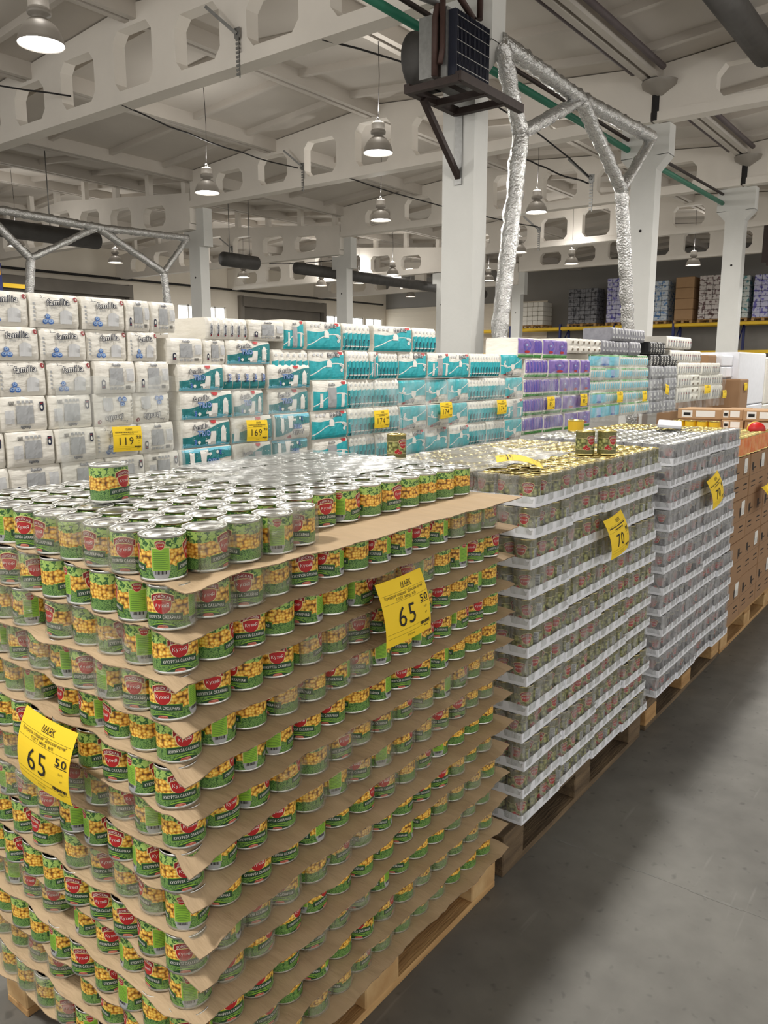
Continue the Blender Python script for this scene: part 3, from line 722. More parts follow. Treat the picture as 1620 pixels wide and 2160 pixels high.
# ================================================================== canned corn pallet
def can_body(R, H, n=32, metal=tin, base=True):
    b = MB()
    b.lathe([(0, .002), (R * .93, .002), (R * .95, 0), (R, .0005), (R * 1.012, .002), (R, .0042), (R * .985, .006), (R * .985, H - .006), (R, H - .0045), (R * 1.015, H - .0025), (R * 1.01, H - .0003), (R * .985, H), (R * .955, H - .001), (R * .945, H - .0045), (R * .94, H - .0068), (0, H - .0068)], metal, n)
    return b
def can_lid(R, H, n=32, metal=tin):
    b = MB(); z = H - .0045
    b.lathe([(R * .945, z), (R * .86, z), (R * .845, z + .0014), (R * .79, z + .0014), (R * .775, z), (R * .70, z), (R * .685, z + .0011), (R * .63, z + .0011), (R * .615, z), (R * .5, z), (R * .48, z + .0006), (0, z + .0006)], metal, n)
    return b
def wrap_base(R, z0, z1, m, n=32):
    b = MB()
    for i in range(n):
        a, c = 2 * pi * i / n, 2 * pi * (i + 1) / n
        b.face([(R * cos(a), R * sin(a), z0), (R * cos(c), R * sin(c), z0), (R * cos(c), R * sin(c), z1), (R * cos(a), R * sin(a), z1)], m, True,
               [(i / n, 0), ((i + 1) / n, 0), ((i + 1) / n, 1), (i / n, 1)])
    return b
def cyl(R, a0): return lambda x, y, k: ((R + .00022 * k) * cos(a0 + x / R), (R + .00022 * k) * sin(a0 + x / R), y)
def emblem(b, P, zc, r, k=1, words_=True):
    g = r * 1.1
    cols(b, cream, P, k, -g, g, lambda x: zc - sqrt(max(0, g * g - x * x)), lambda x: zc + .5 * r, 14)
    cols(b, red, P, k + 1, -r, r, lambda x: zc - sqrt(max(0, r * r - x * x)), lambda x: zc + .5 * r, 14)
    w = 1.25 * r; arc = lambda x: zc + .62 * r + .34 * r * (1 - (x / w) ** 2)
    cols(b, cream, P, k + 2, -w * 1.06, w * 1.06, lambda x: arc(x) - .40 * r, lambda x: arc(x) + .40 * r, 14)
    cols(b, darkred, P, k + 3, -w, w, lambda x: arc(x) - .31 * r, lambda x: arc(x) + .31 * r, 14)
    if words_:
        letter(b, 'ДОНСКАЯ', 0, zc + .46 * r, .46 * r, white, P, k + 5, .0, 0, 1.95 * r, .32 * r, maxlen=.006)
        letter(b, 'КухнЯ', 0, zc - .28 * r, .58 * r, white, P, k + 4, -.006, 0, 1.5 * r, maxlen=.006)
def corn_label(R, H):
    z0, z1 = .0045, H - .0045
    b = wrap_base(R, z0, z1, cornlab); o = lambda z: z
    for a0 in (0, pi):
        P = cyl(R, a0)
        emblem(b, P, .049, .0168)
        w = .036; hh = .0068; arc = lambda x: .0235 + .003 * (1 - (x / w) ** 2)
        cols(b, lgreen, P, 1, -w * 1.02, w * 1.02, lambda x: arc(x) - hh * 1.15, lambda x: arc(x) + hh * 1.15, 16)
        cols(b, dgreen, P, 2, -w, w, lambda x: arc(x) - hh, lambda x: arc(x) + hh, 16)
        letter(b, 'КУКУРУЗА САХАРНАЯ', 0, .0205, .0082, white, P, 4, .004, 0, .062, .003, maxlen=.006)
        cols(b, dgreen, P, 2, -.026, .026, lambda x: .0055, lambda x: .0055 + .0115 * (1 - (x / .026) ** 2), 14)
        cols(b, lgreen, P, 3, -.022, .022, lambda x: .0085 + .0045 * (1 - (x / .022) ** 2), lambda x: .0095 + .0062 * (1 - (x / .022) ** 2), 12)
        cols(b, pink, P, 4, -.0105, .0105, lambda x: .0062, lambda x: .0062 + .0052 * sqrt(sqrt(max(0, 1 - (x / .0105) ** 2))), 10)
        letter(b, '#pill', 0, .0078, .003, darkred, P, 6, 0, 0, .017)
    P = cyl(R, pi / 2)
    rect(b, cream, P, 1, -.0162, .0162, .0195, .0622, 8); rect(b, lgreen, P, 2, -.0152, .0152, .020, .0612, 8)
    cols(b, greyp, P, 1, -.0155, .0155, lambda x: .0045 + .0125 * (1 - sqrt(max(0, 1 - (x / .0155) ** 4))), lambda x: .0205, 10)
    for i in range(9): rect(b, blackink, P, 3, -.010 + .0022 * i, -.0092 + .0022 * i + .0004 * (i % 3), .0135, .0195)
    emblem(b, P, .0655, .0072, 2)
    for i in range(9): rect(b, mgreen, P, 3, -.0125, .0125 - .004 * (i % 4 == 3), .024 + .0036 * i, .0250 + .0036 * i, 6)
    P = cyl(R, -pi / 2)
    letter(b, 'ГОСТ', .004, .029, .0075, blackink, P, 2, -.008, .25, .014, 0, -.12)
    return b

CR, CH, CP = .0422, .083, .0876          # can radius, can height, layer pitch
def label_slant(i): return i
def make_corn(lid):
    body = can_body(CR, CH)
    o = body.build('corn_can')
    corn_label(CR * .99, CH).build('paper_label', o)
    if lid: can_lid(CR, CH).build('lid', o)
    return o
corn_open = make_corn(True)
corn_plain = copy_tree(corn_open)
for ch in list(corn_plain.children):
    if ch.name.startswith('lid'): bpy.data.objects.remove(ch)
used = {}
def put_can(proto, key, x, y, z, rz, label, cat, group):
    if key not in used: used[key] = proto; o = proto
    else: o = copy_tree(proto)
    o.location = (x, y, z); o.rotation_euler = (random.uniform(-.006, .006), random.uniform(-.006, .006), rz)
    tag(o, label, cat, group); return o

pallet(0, 0, 0, 1.2, .8, 'pale new pallet under the sweet corn stack')
LZ = [.1445 + CP * k for k in range(14)]
NX, NY, PX, PY = 14, 9, .0866, .0858
place = []                                                  # (distance to viewer, kind, k, i, j, x, y)
eye = Vector((-.871, -1.1219, 1.6589))
for k in range(13):
    dx = .006 if k % 2 else -.004; gap = .05 if k in (1, 3, 5, 9, 11) else 0
    steps = [random.uniform(-.004, .008) for _ in range(5)]
    xoff = [0, 0, 0, 0, .004, .004, .004, .004, .008, .008, .008, .01, .01, .01]
    for i in range(NX): place.append((k, i, 0, .014 + dx + PX * i + xoff[i], .040 + steps[i // 3] + random.uniform(-.001, .001), 'right'))
    ls = [random.uniform(-.010, .004) for _ in range(3)]
    for j in range(1, NY): place.append((k, 0, j, .012 + dx + ls[j // 4] * (j > 3), .040 + PY * j + (gap if j > 4 else 0), 'left'))
    if gap:
        for j in (4, 5): place.append((k, 1, j, .012 + dx + PX, .040 + PY * j + (gap if j > 4 else 0), 'gap'))
for j in range(NY):
    for i in range(NX):
        if j == 0 and i > 4: continue
        x = .010 + .0885 * i if i < 5 else .014 + .0875 * i + .06 * (i == 5) * 0
        y = .055 + PY * j + random.uniform(-.003, .003) - (.015 if 1 <= i <= 3 and j == 0 else 0)
        if j >= 1 and i > 4: y += .004
        place.append((13, i, j, x, y, 'top'))
place = [(sqrt((x - eye.x) ** 2 + (y - eye.y) ** 2 + (LZ[k] - eye.z) ** 2) + (.9 if where == 'gap' else 0) + (.25 if where == 'top' and i > 0 and j > 0 else 0), k, i, j, x, y, where) for k, i, j, x, y, where in place]
place.sort()
rest = MB(); can0 = can_body(CR, CH, 20); lab0 = wrap_base(CR * .99, .0045, CH - .0045, cornlab, 20); lid0 = can_lid(CR, CH, 20)
for n, (d, k, i, j, x, y, where) in enumerate(place):
    rz = random.uniform(-pi, pi)
    view = atan2(eye.y - y, eye.x - x)
    if where in ('right', 'left'):
        c = random.random()
        if c < .62: rz = view + random.choice((0, pi)) + random.uniform(-.75, .75)
        elif c < .80: rz = view - pi / 2 + random.uniform(-.6, .6)
        else: rz = view + pi / 2 + random.uniform(-.6, .6)
        if i == 0 and j == 0: rz = view + random.uniform(-.5, .35) if k > 6 else view - pi / 2 * (k % 2) + random.uniform(-.3, .3)
    if k == 13 and i == 0 and j == 0: rz = view - pi / 2 - .1
    if n < 300:
        down = 14 - k
        if where == 'top': lab = 'corn can of the open top layer, %s along, %s row in from the aisle' % (ORD[i + 1], ORD[j + 1])
        elif where == 'right': lab = 'corn can on the aisle face, %s layer down, %s from the front corner' % (ORD[down], ORD[i + 1])
        elif where == 'left': lab = 'corn can on the end face, %s layer down, %s back from the front corner' % (ORD[down], ORD[j + 1])
        else: lab = 'corn can set back in the gap of the end face, %s layer down, %s row back' % (ORD[down], ORD[j + 1])
        put_can(corn_open if where == 'top' else corn_plain, 'co' if where == 'top' else 'cp', x, y, LZ[k], rz, lab, 'can', 'sweet corn cans on the front pallet')
    else:
        Mx = Matrix.Translation((x, y, LZ[k])) @ Matrix.Rotation(rz, 4, 'Z')
        for q in (can0, lab0) + ((lid0,) if where == 'top' else ()): rest.add(q, Mx)
tag(rest.build('corn_can_remainder'), 'remaining far corn cans of the front stack, mostly under hazy film', 'cans', kind='stuff')
o = copy_tree(corn_open); o.location = (.16, .43, LZ[13] + CH); o.rotation_euler = (0, 0, atan2(eye.y - .43, eye.x - .16) + .85); tag(o, 'single corn can standing alone on top of the corn stack', 'can', 'sweet corn cans on the front pallet')

# cardboard layer sheets
def sheet(k, z):
    b = MB(); rnd = random.Random(k * 13 + 5)
    ex, ey = .030 + rnd.uniform(-.005, .006), .022 + rnd.uniform(-.008, .008)
    x0, x1, y0, y1 = -.035 - rnd.uniform(-.004, .004), 1.2 + .012 + rnd.uniform(0, .012), -.005 - ex, .80 + (.05 if k in (1, 3, 5, 9, 11) else .0)
    nx, ny = 60, 40; ph = [rnd.uniform(0, 6.28) for _ in range(8)]
    def pt(i, j, t):
        u, v = i / nx, j / ny
        x = x0 + (x1 - x0) * u; y = y0 + (y1 - y0) * v
        x += (.004 * sin(9 * v * 3 + ph[0]) + .002 * sin(47 * v + ph[1])) * (u < .01 or u > .99); y += (.004 * sin(13 * u + ph[2]) + .003 * sin(41 * u + ph[3]) + .0015 * sin(150 * u)) * (v < .01)
        dr = 0
        e = max(0, (-.002 - y) / ex); dr += .003 * e ** 1.5 * (1 + .4 * sin(5 * x + ph[4])) + .0012 * e * sin(34 * x + ph[5])
        e2 = max(0, (-.030 - x) / .02); dr += .010 * min(e2, 1.5) * (1 + .4 * sin(17 * y + ph[6]))
        c = max(0, 1 - sqrt((x - x0 - .02) ** 2 + (y - y0) ** 2) / .11); dr += .026 * c ** 1.3 * (.8 + .4 * sin(ph[7])) * max(0, min(1, (.002 - y) / .016)); y += .010 * c * (.6 + .4 * sin(ph[6])); x += .016 * c * c
        dr += .0012 * sin(40 * x + 23 * y)
        return (x, y, z - dr + t)
    for t, fl in ((.0022, False), (0, True)):
        vs = [pt(i, j, t) for j in range(ny + 1) for i in range(nx + 1)]
        fs = []
        for j in range(ny):
            for i in range(nx):
                q = (j * (nx + 1) + i, j * (nx + 1) + i + 1, (j + 1) * (nx + 1) + i + 1, (j + 1) * (nx + 1) + i); fs.append(q[::-1] if fl else q)
        b.idx(vs, fs, card, True)
    for i in range(nx):
        b.face([pt(i, 0, 0), pt(i + 1, 0, 0), pt(i + 1, 0, .0022), pt(i, 0, .0022)], cardedge); b.face([pt(i + 1, ny, 0), pt(i, ny, 0), pt(i, ny, .0022), pt(i + 1, ny, .0022)], cardedge)
    for j in range(ny):
        b.face([pt(0, j + 1, 0), pt(0, j, 0), pt(0, j, .0022), pt(0, j + 1, .0022)], cardedge); b.face([pt(nx, j, 0), pt(nx, j + 1, 0), pt(nx, j + 1, .0022), pt(nx, j, .0022)], cardedge)
    return b
for k in range(14):
    z = LZ[k] - .0027 if k else LZ[0] - .0002
    o = sheet(k, z).build('cardboard_sheet')
    tag(o, 'brown cardboard sheet with ragged edge under the %s layer of corn cans from the top' % ORD[14 - k] if k < 13 else 'brown cardboard sheet showing as a bare ledge under the top corn cans', 'cardboard sheet', 'layer sheets of the corn stack')

# shrink film over some packs
def face_film(pts, r, H, out, m, z0=.002, sagk=.25, cover=None):
    """film hugging the fronts of a row of cans: pts = can centres, out = outward direction"""
    b = MB(); out = Vector(out); nrm = Vector((-out.y, out.x, 0)); rows = [z0, H * .25, H * .5, H * .78, H * .96, H + .001]
    P = []
    for n_, (x, y) in enumerate(pts):
        for t in range(7):
            a = -1.15 + 2.3 * t / 6
            P.append(Vector((x, y, 0)) + out * (r * cos(a)) - nrm * (r * sin(a)) * (1 if True else 1))
    Q = []
    for i, p in enumerate(P):                                # bridge between neighbours
        pr = p.copy()
        near = max(((q - p).dot(out) for q in P[max(0, i - 4):i + 5]))
        pr += out * near * sagk; Q.append(pr)
    vs = []
    for zi, z in enumerate(rows):
        for q in Q:
            j = out * (random.uniform(.0006, .003) + (-.006 if zi == len(rows) - 1 else 0)); vs.append((q.x + j.x, q.y + j.y, z + random.uniform(-.001, .001)))
    n = len(Q); fs = [(k * n + i, k * n + i + 1, (k + 1) * n + i + 1, (k + 1) * n + i) for k in range(len(rows) - 1) for i in range(n - 1)]
    b.idx(vs, fs, m, True); return b
bykey = {(k, i, j): (x, y) for d, k, i, j, x, y, w in place}
rf = random.Random(3)
for k in range(13):
    groups = [(0, 3), (3, 7), (7, 10), (10, 14)] if k % 2 else [(0, 4), (4, 7), (7, 11), (11, 14)]
    for a, c in groups:
        if rf.random() < .55:
            pts = [bykey[k, i, 0] for i in range(a, c)]
            o = face_film(pts, CR + .001, CH, (0, -1, 0), filmclear).build('shrink_film', loc=(0, 0, LZ[k]))
            tag(o, 'clear film on the corn aisle face, %s layer down, cans %s to %s' % (ORD[14 - k], ORD[a + 1], ORD[c]), 'plastic film', 'films on the corn stack')
    for a, c in ((1, 5), (5, 9)):
        if rf.random() < .6:
            pts = [bykey[k, 0, j] for j in range(a, c)]
            o = face_film(pts, CR + .001, CH, (-1, 0, 0), filmclear).build('shrink_film', loc=(0, 0, LZ[k]))
            tag(o, 'clear film over corn cans on the end face, %s layer down, %s half' % (ORD[14 - k], 'near' if a == 1 else 'far'), 'plastic film', 'films on the corn stack')
for a, c, d in ((1, 3, 'the second and third'), (3, 5, 'the fourth and fifth')):
    pts = [bykey[13, i, 0] for i in range(a, c)]
    tag(face_film(pts, CR + .001, CH, (0, -1, 0), filmclear).build('shrink_film', loc=(0, 0, LZ[13])), 'clear film over %s cans of the open top corn layer' % d, 'plastic film', 'films on the corn stack')
pts = [bykey[13, 0, j] for j in (1, 2, 3, 4)]
tag(face_film(pts, CR + .001, CH, (-1, 0, 0), filmclear).build('shrink_film', loc=(0, 0, LZ[13])), 'torn clear film on the end face of the open top layer', 'plastic film', 'films on the corn stack')
def top_film(x0, x1, y0, y1, z, amp, m, nx=40, ny=30, seed=1, dome=None):
    b = MB(); r = random.Random(seed); ph = [r.uniform(0, 6) for _ in range(6)]
    vs = [(x0 + (x1 - x0) * i / nx + .012 * sin(j * .9 + ph[0]) * (i in (0, nx)), y0 + (y1 - y0) * j / ny + .012 * sin(i * .7 + ph[1]) * (j in (0, ny)),
           z + amp * (sin(i * .8 + ph[2]) * sin(j * .9 + ph[3]) + .5 * sin(i * 1.9 + j * 1.3 + ph[4])) + r.uniform(0, amp * .5)) for j in range(ny + 1) for i in range(nx + 1)]
    b.idx(vs, [(j * (nx + 1) + i, j * (nx + 1) + i + 1, (j + 1) * (nx + 1) + i + 1, (j + 1) * (nx + 1) + i) for j in range(ny) for i in range(nx)], m, True); return b
zt = LZ[13] + CH + .003
tag(top_film(.5, 1.22, .25, .60, zt, .0016, filmtop, seed=2).build('shrink_film'), 'hazy grey film lying over the middle lids of the corn stack', 'plastic film', 'films on the corn stack')
tag(top_film(.62, 1.22, .60, .80, zt + .001, .0018, filmtop, 30, 14, seed=3).build('shrink_film'), 'hazy grey film over the back corner lids of the corn stack', 'plastic film', 'films on the corn stack')
tag(top_film(.33, .62, .50, .62, zt, .004, filmclear, 24, 14, seed=4).build('shrink_film'), 'crumpled clear film scrap behind the single corn can', 'plastic film', 'films on the corn stack')

# ================================================================== olive pallets
OR, OH, OP = .0362, .093, .0985
def olive_label(R, H, m, second):
    b = wrap_base(R, .005, H - .005, m, 28)
    for z in (.022, .066): rect(b, cream, cyl(R, 0), 1, -pi * R * .99, pi * R * .99, z - .0006, z + .0006, 40)
    for a0 in (0, pi):
        P = cyl(R, a0); emblem(b, P, .056, .0150)
        for x, z, q in ((-.022, .034, .0055), (-.028, .028, .006), (-.018, .027, .0065), (-.011, .026, .005)): disc(b, cream, P, 1, x, z, q * 1.12, q * 1.12); disc(b, red, P, 2, x, z, q)
        letter(b, '0,3', -.017, .025, .005, white, P, 4)
    P = cyl(R, pi / 2); rect(b, lgreyp, P, 1, -.010, .010, .020, .062, 6)
    for i in range(10): rect(b, blackink, P, 2, -.008, .008 - .001 * (i % 3), .022 + .0038 * i, .0238 + .0038 * i, 4)
    return b
def make_olive(m, second, metal, lid):
    body = can_body(OR, OH, 28, metal); o = body.build('black_olive_can' if second else 'green_olive_can')
    olive_label(OR * .99, OH, m, second).build('paper_label', o)
    if lid: can_lid(OR, OH, 28, metal).build('lid', o)
    return o
go_open = make_olive(olivelab, False, brass, True); go_plain = copy_tree(go_open)
bo_open = make_olive(blacklab, True, tin, True); bo_plain = copy_tree(bo_open)
for q in (go_plain, bo_plain):
    for ch in list(q.children):
        if ch.name.startswith('lid'): bpy.data.objects.remove(ch)
def tray_mesh(L, D):
    b = MB(); h = .034; t = .0016; w = lambda: random.uniform(-.0015, .0015)
    b.box(0, L, 0, D, 0, t, whitecard)
    n = 14
    for (ax, ay), (bx, by), (ox, oy) in (((0, 0), (L, 0), (0, -t)), ((L, D), (0, D), (0, t)), ((0, D), (0, 0), (-t, 0)), ((L, 0), (L, D), (t, 0))):
        for i in range(n):
            u, v = i / n, (i + 1) / n; k = lambda s: .0012 * sin(s * 19 + ax * 7)
            p = [(ax + (bx - ax) * s + ox * f, ay + (by - ay) * s + oy * f, z + (k(s) if z else 0)) for z in (0, h) for s, f in ((u, 0), (v, 0), (v, 1 + 0), (u, 1 + 0))]
            b.hexa(p, whitecard)
    return b
def tray_film(L, D, H, m):
    """film drawn tight round a tray of cans: bulged over each can, tucked over the rims"""
    b = MB(); z = [.012, .034, .05, .07, H - .012, H + .002, H + .004]; out = []
    def side(a, c, o, n):
        P = []
        for i in range(n * 6 + 1):
            s = i / (n * 6); f = abs(((s * n) % 1) - .5) * 2      # 0 at can front, 1 between cans
            P.append((a[0] + (c[0] - a[0]) * s, a[1] + (c[1] - a[1]) * s, f))
        vs = []
        for zi, zz in enumerate(z):
            for x, y, f in P:
                d = .003 - .010 * f * f * (1 if 1 < zi < 5 else .3) + random.uniform(-.0012, .0018) - (.012 if zi == 6 else 0)
                vs.append((x + o[0] * d, y + o[1] * d, zz + random.uniform(-.0015, .0015)))
        k = len(P); b.idx(vs, [(r * k + i, r * k + i + 1, (r + 1) * k + i + 1, (r + 1) * k + i) for r in range(len(z) - 1) for i in range(k - 1)], m, True)
    side((0, 0), (L, 0), (0, -1), 4); side((0, D), (0, 0), (-1, 0), 3)
    return b
TL, TD = .2925, .222
PO = TL / 4
def olive_pallet(X0, Y0, nT, layers, proto_open, proto_plain, tag_word, key, lids, metal, label_mat, limit, skip_top=None):
    """nT trays of 4 along the aisle, two more rows behind; layers of 4 x 3 can trays"""
    L = []
    nx = nT * 4
    for k in range(layers):
        top = k == layers - 1
        ox = [random.uniform(-.006, .006) for _ in range(nT)]; oy = [random.uniform(-.012, .006) for _ in range(nT)]
        z = .1445 + OP * k
        for tI in range(nT):
            for row in range(3 if top else 1):
                x = X0 + TL * 1.004 * tI + ox[tI]; y = Y0 + oy[tI] + row * (TD + .006)
                if k == layers - 1 and skip_top and (tI, row) in skip_top: continue
                if row == 0 or top:
                    o = copy_tree(tray0[key]) if key in tray0 else None
                    if o is None:
                        o = tray_mesh(TL, TD).build('can_tray'); tray_film(TL, TD, OH, filmheavy if key == 'b' else filmgrey).build('shrink_film', o); tray0[key] = o
                    o.location = (x, y, z); o.rotation_euler = (0, 0, random.uniform(-.012, .012))
                    tag(o, 'tray of %s cans, %s layer from the top, %s along%s' % (tag_word, ORD[layers - k], ORD[tI + 1], '' if row == 0 else (', middle row' if row == 1 else ', back row')), 'tray', 'film-wrapped trays of %s cans' % tag_word)
                for i in range(4):
                    for j in range(3):
                        if not top and j > 0 and not (tI == 0 and i == 0): continue
                        L.append((k, tI * 4 + i, row * 3 + j, x + PO * (i + .5), y + .002 + PO * (j + .5) * 1.0, z + .0018, top))
    L = [(sqrt((x - eye.x) ** 2 + (y - eye.y) ** 2 + (z - eye.z) ** 2) + (1.0 if top and i * j else 0), k, i, j, x, y, z, top) for k, i, j, x, y, z, top in L]
    L.sort(); rest = MB(); c0 = can_body(OR, OH, 16, metal); l0 = wrap_base(OR * .99, .005, OH - .005, label_mat, 16); d0 = can_lid(OR, OH, 16, metal)
    for n, (d, k, i, j, x, y, z, top) in enumerate(L):
        rz = atan2(eye.y - y, eye.x - x) + random.choice((0, pi)) + random.uniform(-1.3, 1.3)
        if i == 0 and random.random() < .5: rz = atan2(eye.y - y, eye.x - x) + random.uniform(-.5, .5)
        if n < limit:
            if top: lab = '%s can with bare lid in the top layer, %s along, %s row in' % (tag_word, ORD[i + 1], ORD[j + 1])
            elif j == 0: lab = '%s can on the aisle face, %s layer from the top, %s from the corner' % (tag_word, ORD[layers - k], ORD[i + 1])
            else: lab = '%s can on the end face, %s layer from the top, %s from the corner' % (tag_word, ORD[layers - k], ORD[j + 1])
            put_can(proto_open if top else proto_plain, key + str(top), x, y, z, rz, lab, 'can', '%s cans on their pallet' % tag_word)
        else:
            Mx = Matrix.Translation((x, y, z)) @ Matrix.Rotation(rz, 4, 'Z')
            for q in (c0, l0, d0): rest.add(q, Mx)
    if rest.f: tag(rest.build('black_olive_can_remainder' if 'black' in tag_word else 'green_olive_can_remainder'), 'remaining farther %s cans of the same stack' % tag_word, 'cans', kind='stuff')
tray0 = {}
pallet(1.25, 0, 0, 1.28, .8, 'weathered dark pallet under the green olive stack', woodold, woodold)
pallet(2.60, 0, 0, 1.22, .8, 'pallet under the black olive stack', woodold, wood)
olive_pallet(1.345, -.012, 4, 12, go_open, go_plain, 'green olive', 'g', True, brass, olivelab, 296)
olive_pallet(2.665, -.02, 4, 12, bo_open, bo_plain, 'black olive', 'b', True, brass, blacklab, 296, {(3, 0)} if False else None)
ztop = .1445 + OP * 11 + OH
for x, y, lab in ((2.05, .12, 'green olive can standing on top of its stack, the nearer of the pair'), (2.105, .055, 'green olive can standing on top of its stack, the farther of the pair'), (1.50, .62, 'green olive can standing alone on the far back edge of its stack')):
    o = copy_tree(go_open); o.location = (x, y, ztop + .003); o.rotation_euler = (0, 0, atan2(eye.y - y, eye.x - x) + .75); tag(o, lab, 'can', 'green olive cans on their pallet')
tag(top_film(1.36, 2.1, .18, .66, ztop + .004, .003, filmtop, 40, 30, 8).build('shrink_film'), 'hazy grey film over the lids of the green olive stack', 'plastic film')
tag(top_film(2.1, 2.5, .3, .66, ztop + .004, .003, filmclear, 30, 24, 9).build('shrink_film'), 'clear film over the far lids of the green olive stack', 'plastic film')
tag(top_film(2.7, 3.2, .18, .66, ztop + .004, .004, filmclear, 30, 24, 10).build('shrink_film'), 'clear film over the lids of the black olive stack', 'plastic film')
b = MB(); b.bbox(0, .26, 0, .12, 0, .02, whitecard); tag(b.build('loose_tray', loc=(3.38, .16, ztop + .016), rot=(.05, -.03, .3)), 'loose white cardboard piece lying on the black olive stack', 'cardboard')

# ================================================================== carton pallet with orange cans, and goods behind it
pallet(3.86, 0, 0, 1.25, .8, 'pale pallet under the brown cartons')
rc = random.Random(11)
for r in range(4):
    for c in range(3):
        b = MB(); w, h, d = .405, .248, .38
        b.bbox(0, w, 0, d, 0, h, cardbox, .004)
        P = lambda x, y, k: (x, -.0006 * k, y)
        for q in range(2):
            x0 = .045 + q * .2 + rc.uniform(-.02, .02)
            for g in range(3): rect(b, blackink, P, 1, x0 + .016 * g, x0 + .012 + .016 * g, .14 + .012 * (g % 2), .20)
            letter(b, '#up', x0 + .07, .16, .016, blackink, P, 1)
            letter(b, '#carton', x0 + .06, .075, .022, blackink, P, 1); letter(b, '#weight of', x0 + .06, .05, .012, blackink, P, 1, width=.1)
        rect(b, mat_line := MATS['black_ink'], P, 1, .0, w, h * .5, h * .5 + .0012)
        o = b.build('carton', loc=(3.795 + .411 * c + .004 * rc.random(), -.01 + .006 * rc.random(), .145 + .25 * r))
        if (r + c) % 2 == 0 or r == 3:
            s = MB(); rect(s, white, P, 2, .27, .345, .15, .235)
            for g in range(6): rect(s, greyp, P, 3, .28, .335, .158 + .006 * g, .160 + .006 * g)
            s.build('sticker', o)
        tag(o, 'brown carton on the carton pallet, %s row from the floor, %s from the olive stack' % (ORD[r + 1], ORD[c + 1]), 'carton', 'brown cartons on the aisle pallet')
def small_can(R, H, m, metal, name):
    b = can_body(R, H, 20, metal); o = b.build(name); wrap_base(R * .99, .006, H - .006, m, 20).build('paper_label', o); can_lid(R, H, 20, metal).build('lid', o); return o
oc = small_can(.042, .11, orangem, brass, 'orange_can'); n = 0
for lv in range(2):
    for i in range(11):
        for j in range(7):
            if lv == 1: continue
            o = oc if n == 0 else copy_tree(oc); n += 1
            o.location = (3.85 + .088 * i, .04 + .088 * j, 1.146 + .112 * lv); o.rotation_euler = (0, 0, rc.uniform(0, 6))
            tag(o, 'orange can on the cartons, %s tier, %s along, %s row in' % (ORD[lv + 1], ORD[i + 1], ORD[j + 1]), 'can', 'orange cans on the carton pallet')
t = tag(empty('red_lidded_can', (4.62, .06, 1.26), (0, pi / 2, .4)), 'red and yellow can lying among the orange cans at the edge', 'can')
b = MB(); b.lathe([(0, 0), (.05, 0), (.05, .09), (0, .09)], redlid, 20); b.build('body', t)
b = MB(); b.lathe([(.051, .03), (.051, .07)], yellowcan, 20); b.build('band', t)
# farther pallets of the same row
pallet(5.2, .0, 0, 1.2, .8, 'pallet under the trays of yellow cans beyond the orange cans', parts=False)
b = MB(); 
for r in range(5):
    for c in range(3):
        b = MB(); b.bbox(0, .395, 0, .78, 0, .207, cardbox2, .004); tag(b.build('carton', loc=(5.2 + .4 * c, .01, .145 + .212 * r)), 'pale carton beyond the orange cans, %s row from the floor, %s along' % (ORD[r + 1], ORD[c + 1]), 'carton', 'pale cartons beyond the orange cans')
def flat_carton(x, y, z, w, d, h, lab, rz=0):
    o = MB(); o.bbox(0, w, 0, d, 0, h, cardbox2, .004); P = lambda a, c, k: (a, -.0008 * k, c)
    rect(o, white, P, 1, w * .1, w * .34, h * .2, h * .85); rect(o, blackink, P, 2, w * .14, w * .30, h * .35, h * .65)
    rect(o, white, P, 1, w * .42, w * .85, h * .25, h * .85)
    return tag(o.build('flat_carton', loc=(x, y, z), rot=(0, 0, rz)), lab, 'carton', 'flat cartons with white labels')
for x, y, z, w, h, lab in [(5.32, .78, 1.272, .32, .075, 'long flat carton with one label behind the row of yellow cans'), (5.28, .45, 1.206, .15, .07, 'lower flat labelled carton next to the yellow cans'), (5.28, .29, 1.206, .25, .07, 'lower flat labelled carton at the frame edge'),
                           (5.30, .46, 1.278, .15, .075, 'upper flat labelled carton in the middle of the pile'), (5.26, .30, 1.278, .26, .075, 'upper flat labelled carton at the frame edge')]:
    flat_carton(x, y, z, w, .3, h, lab, -pi / 2)
b = MB(); b.bbox(0, .32, 0, .32, 0, .066, cardbox2, .004); tag(b.build('flat_carton', loc=(5.33, .46, 1.206)), 'plain flat carton under the long labelled one', 'carton')
yc = small_can(.041, .06, yellowcan, brass, 'yellow_can')
for i, (x, y) in enumerate([(5.22, .735), (5.22, .65), (5.22, .565), (5.22, .48), (3.05, .6)]):
    o = yc if i == 0 else copy_tree(yc); o.location = (x, y, 1.207 if i < 4 else ztop + .006); tag(o, 'low yellow can, %s of the short row behind the orange cans' % ORD[i + 1] if i < 4 else 'low yellow can by itself on the black olive stack', 'can', 'yellow cans')

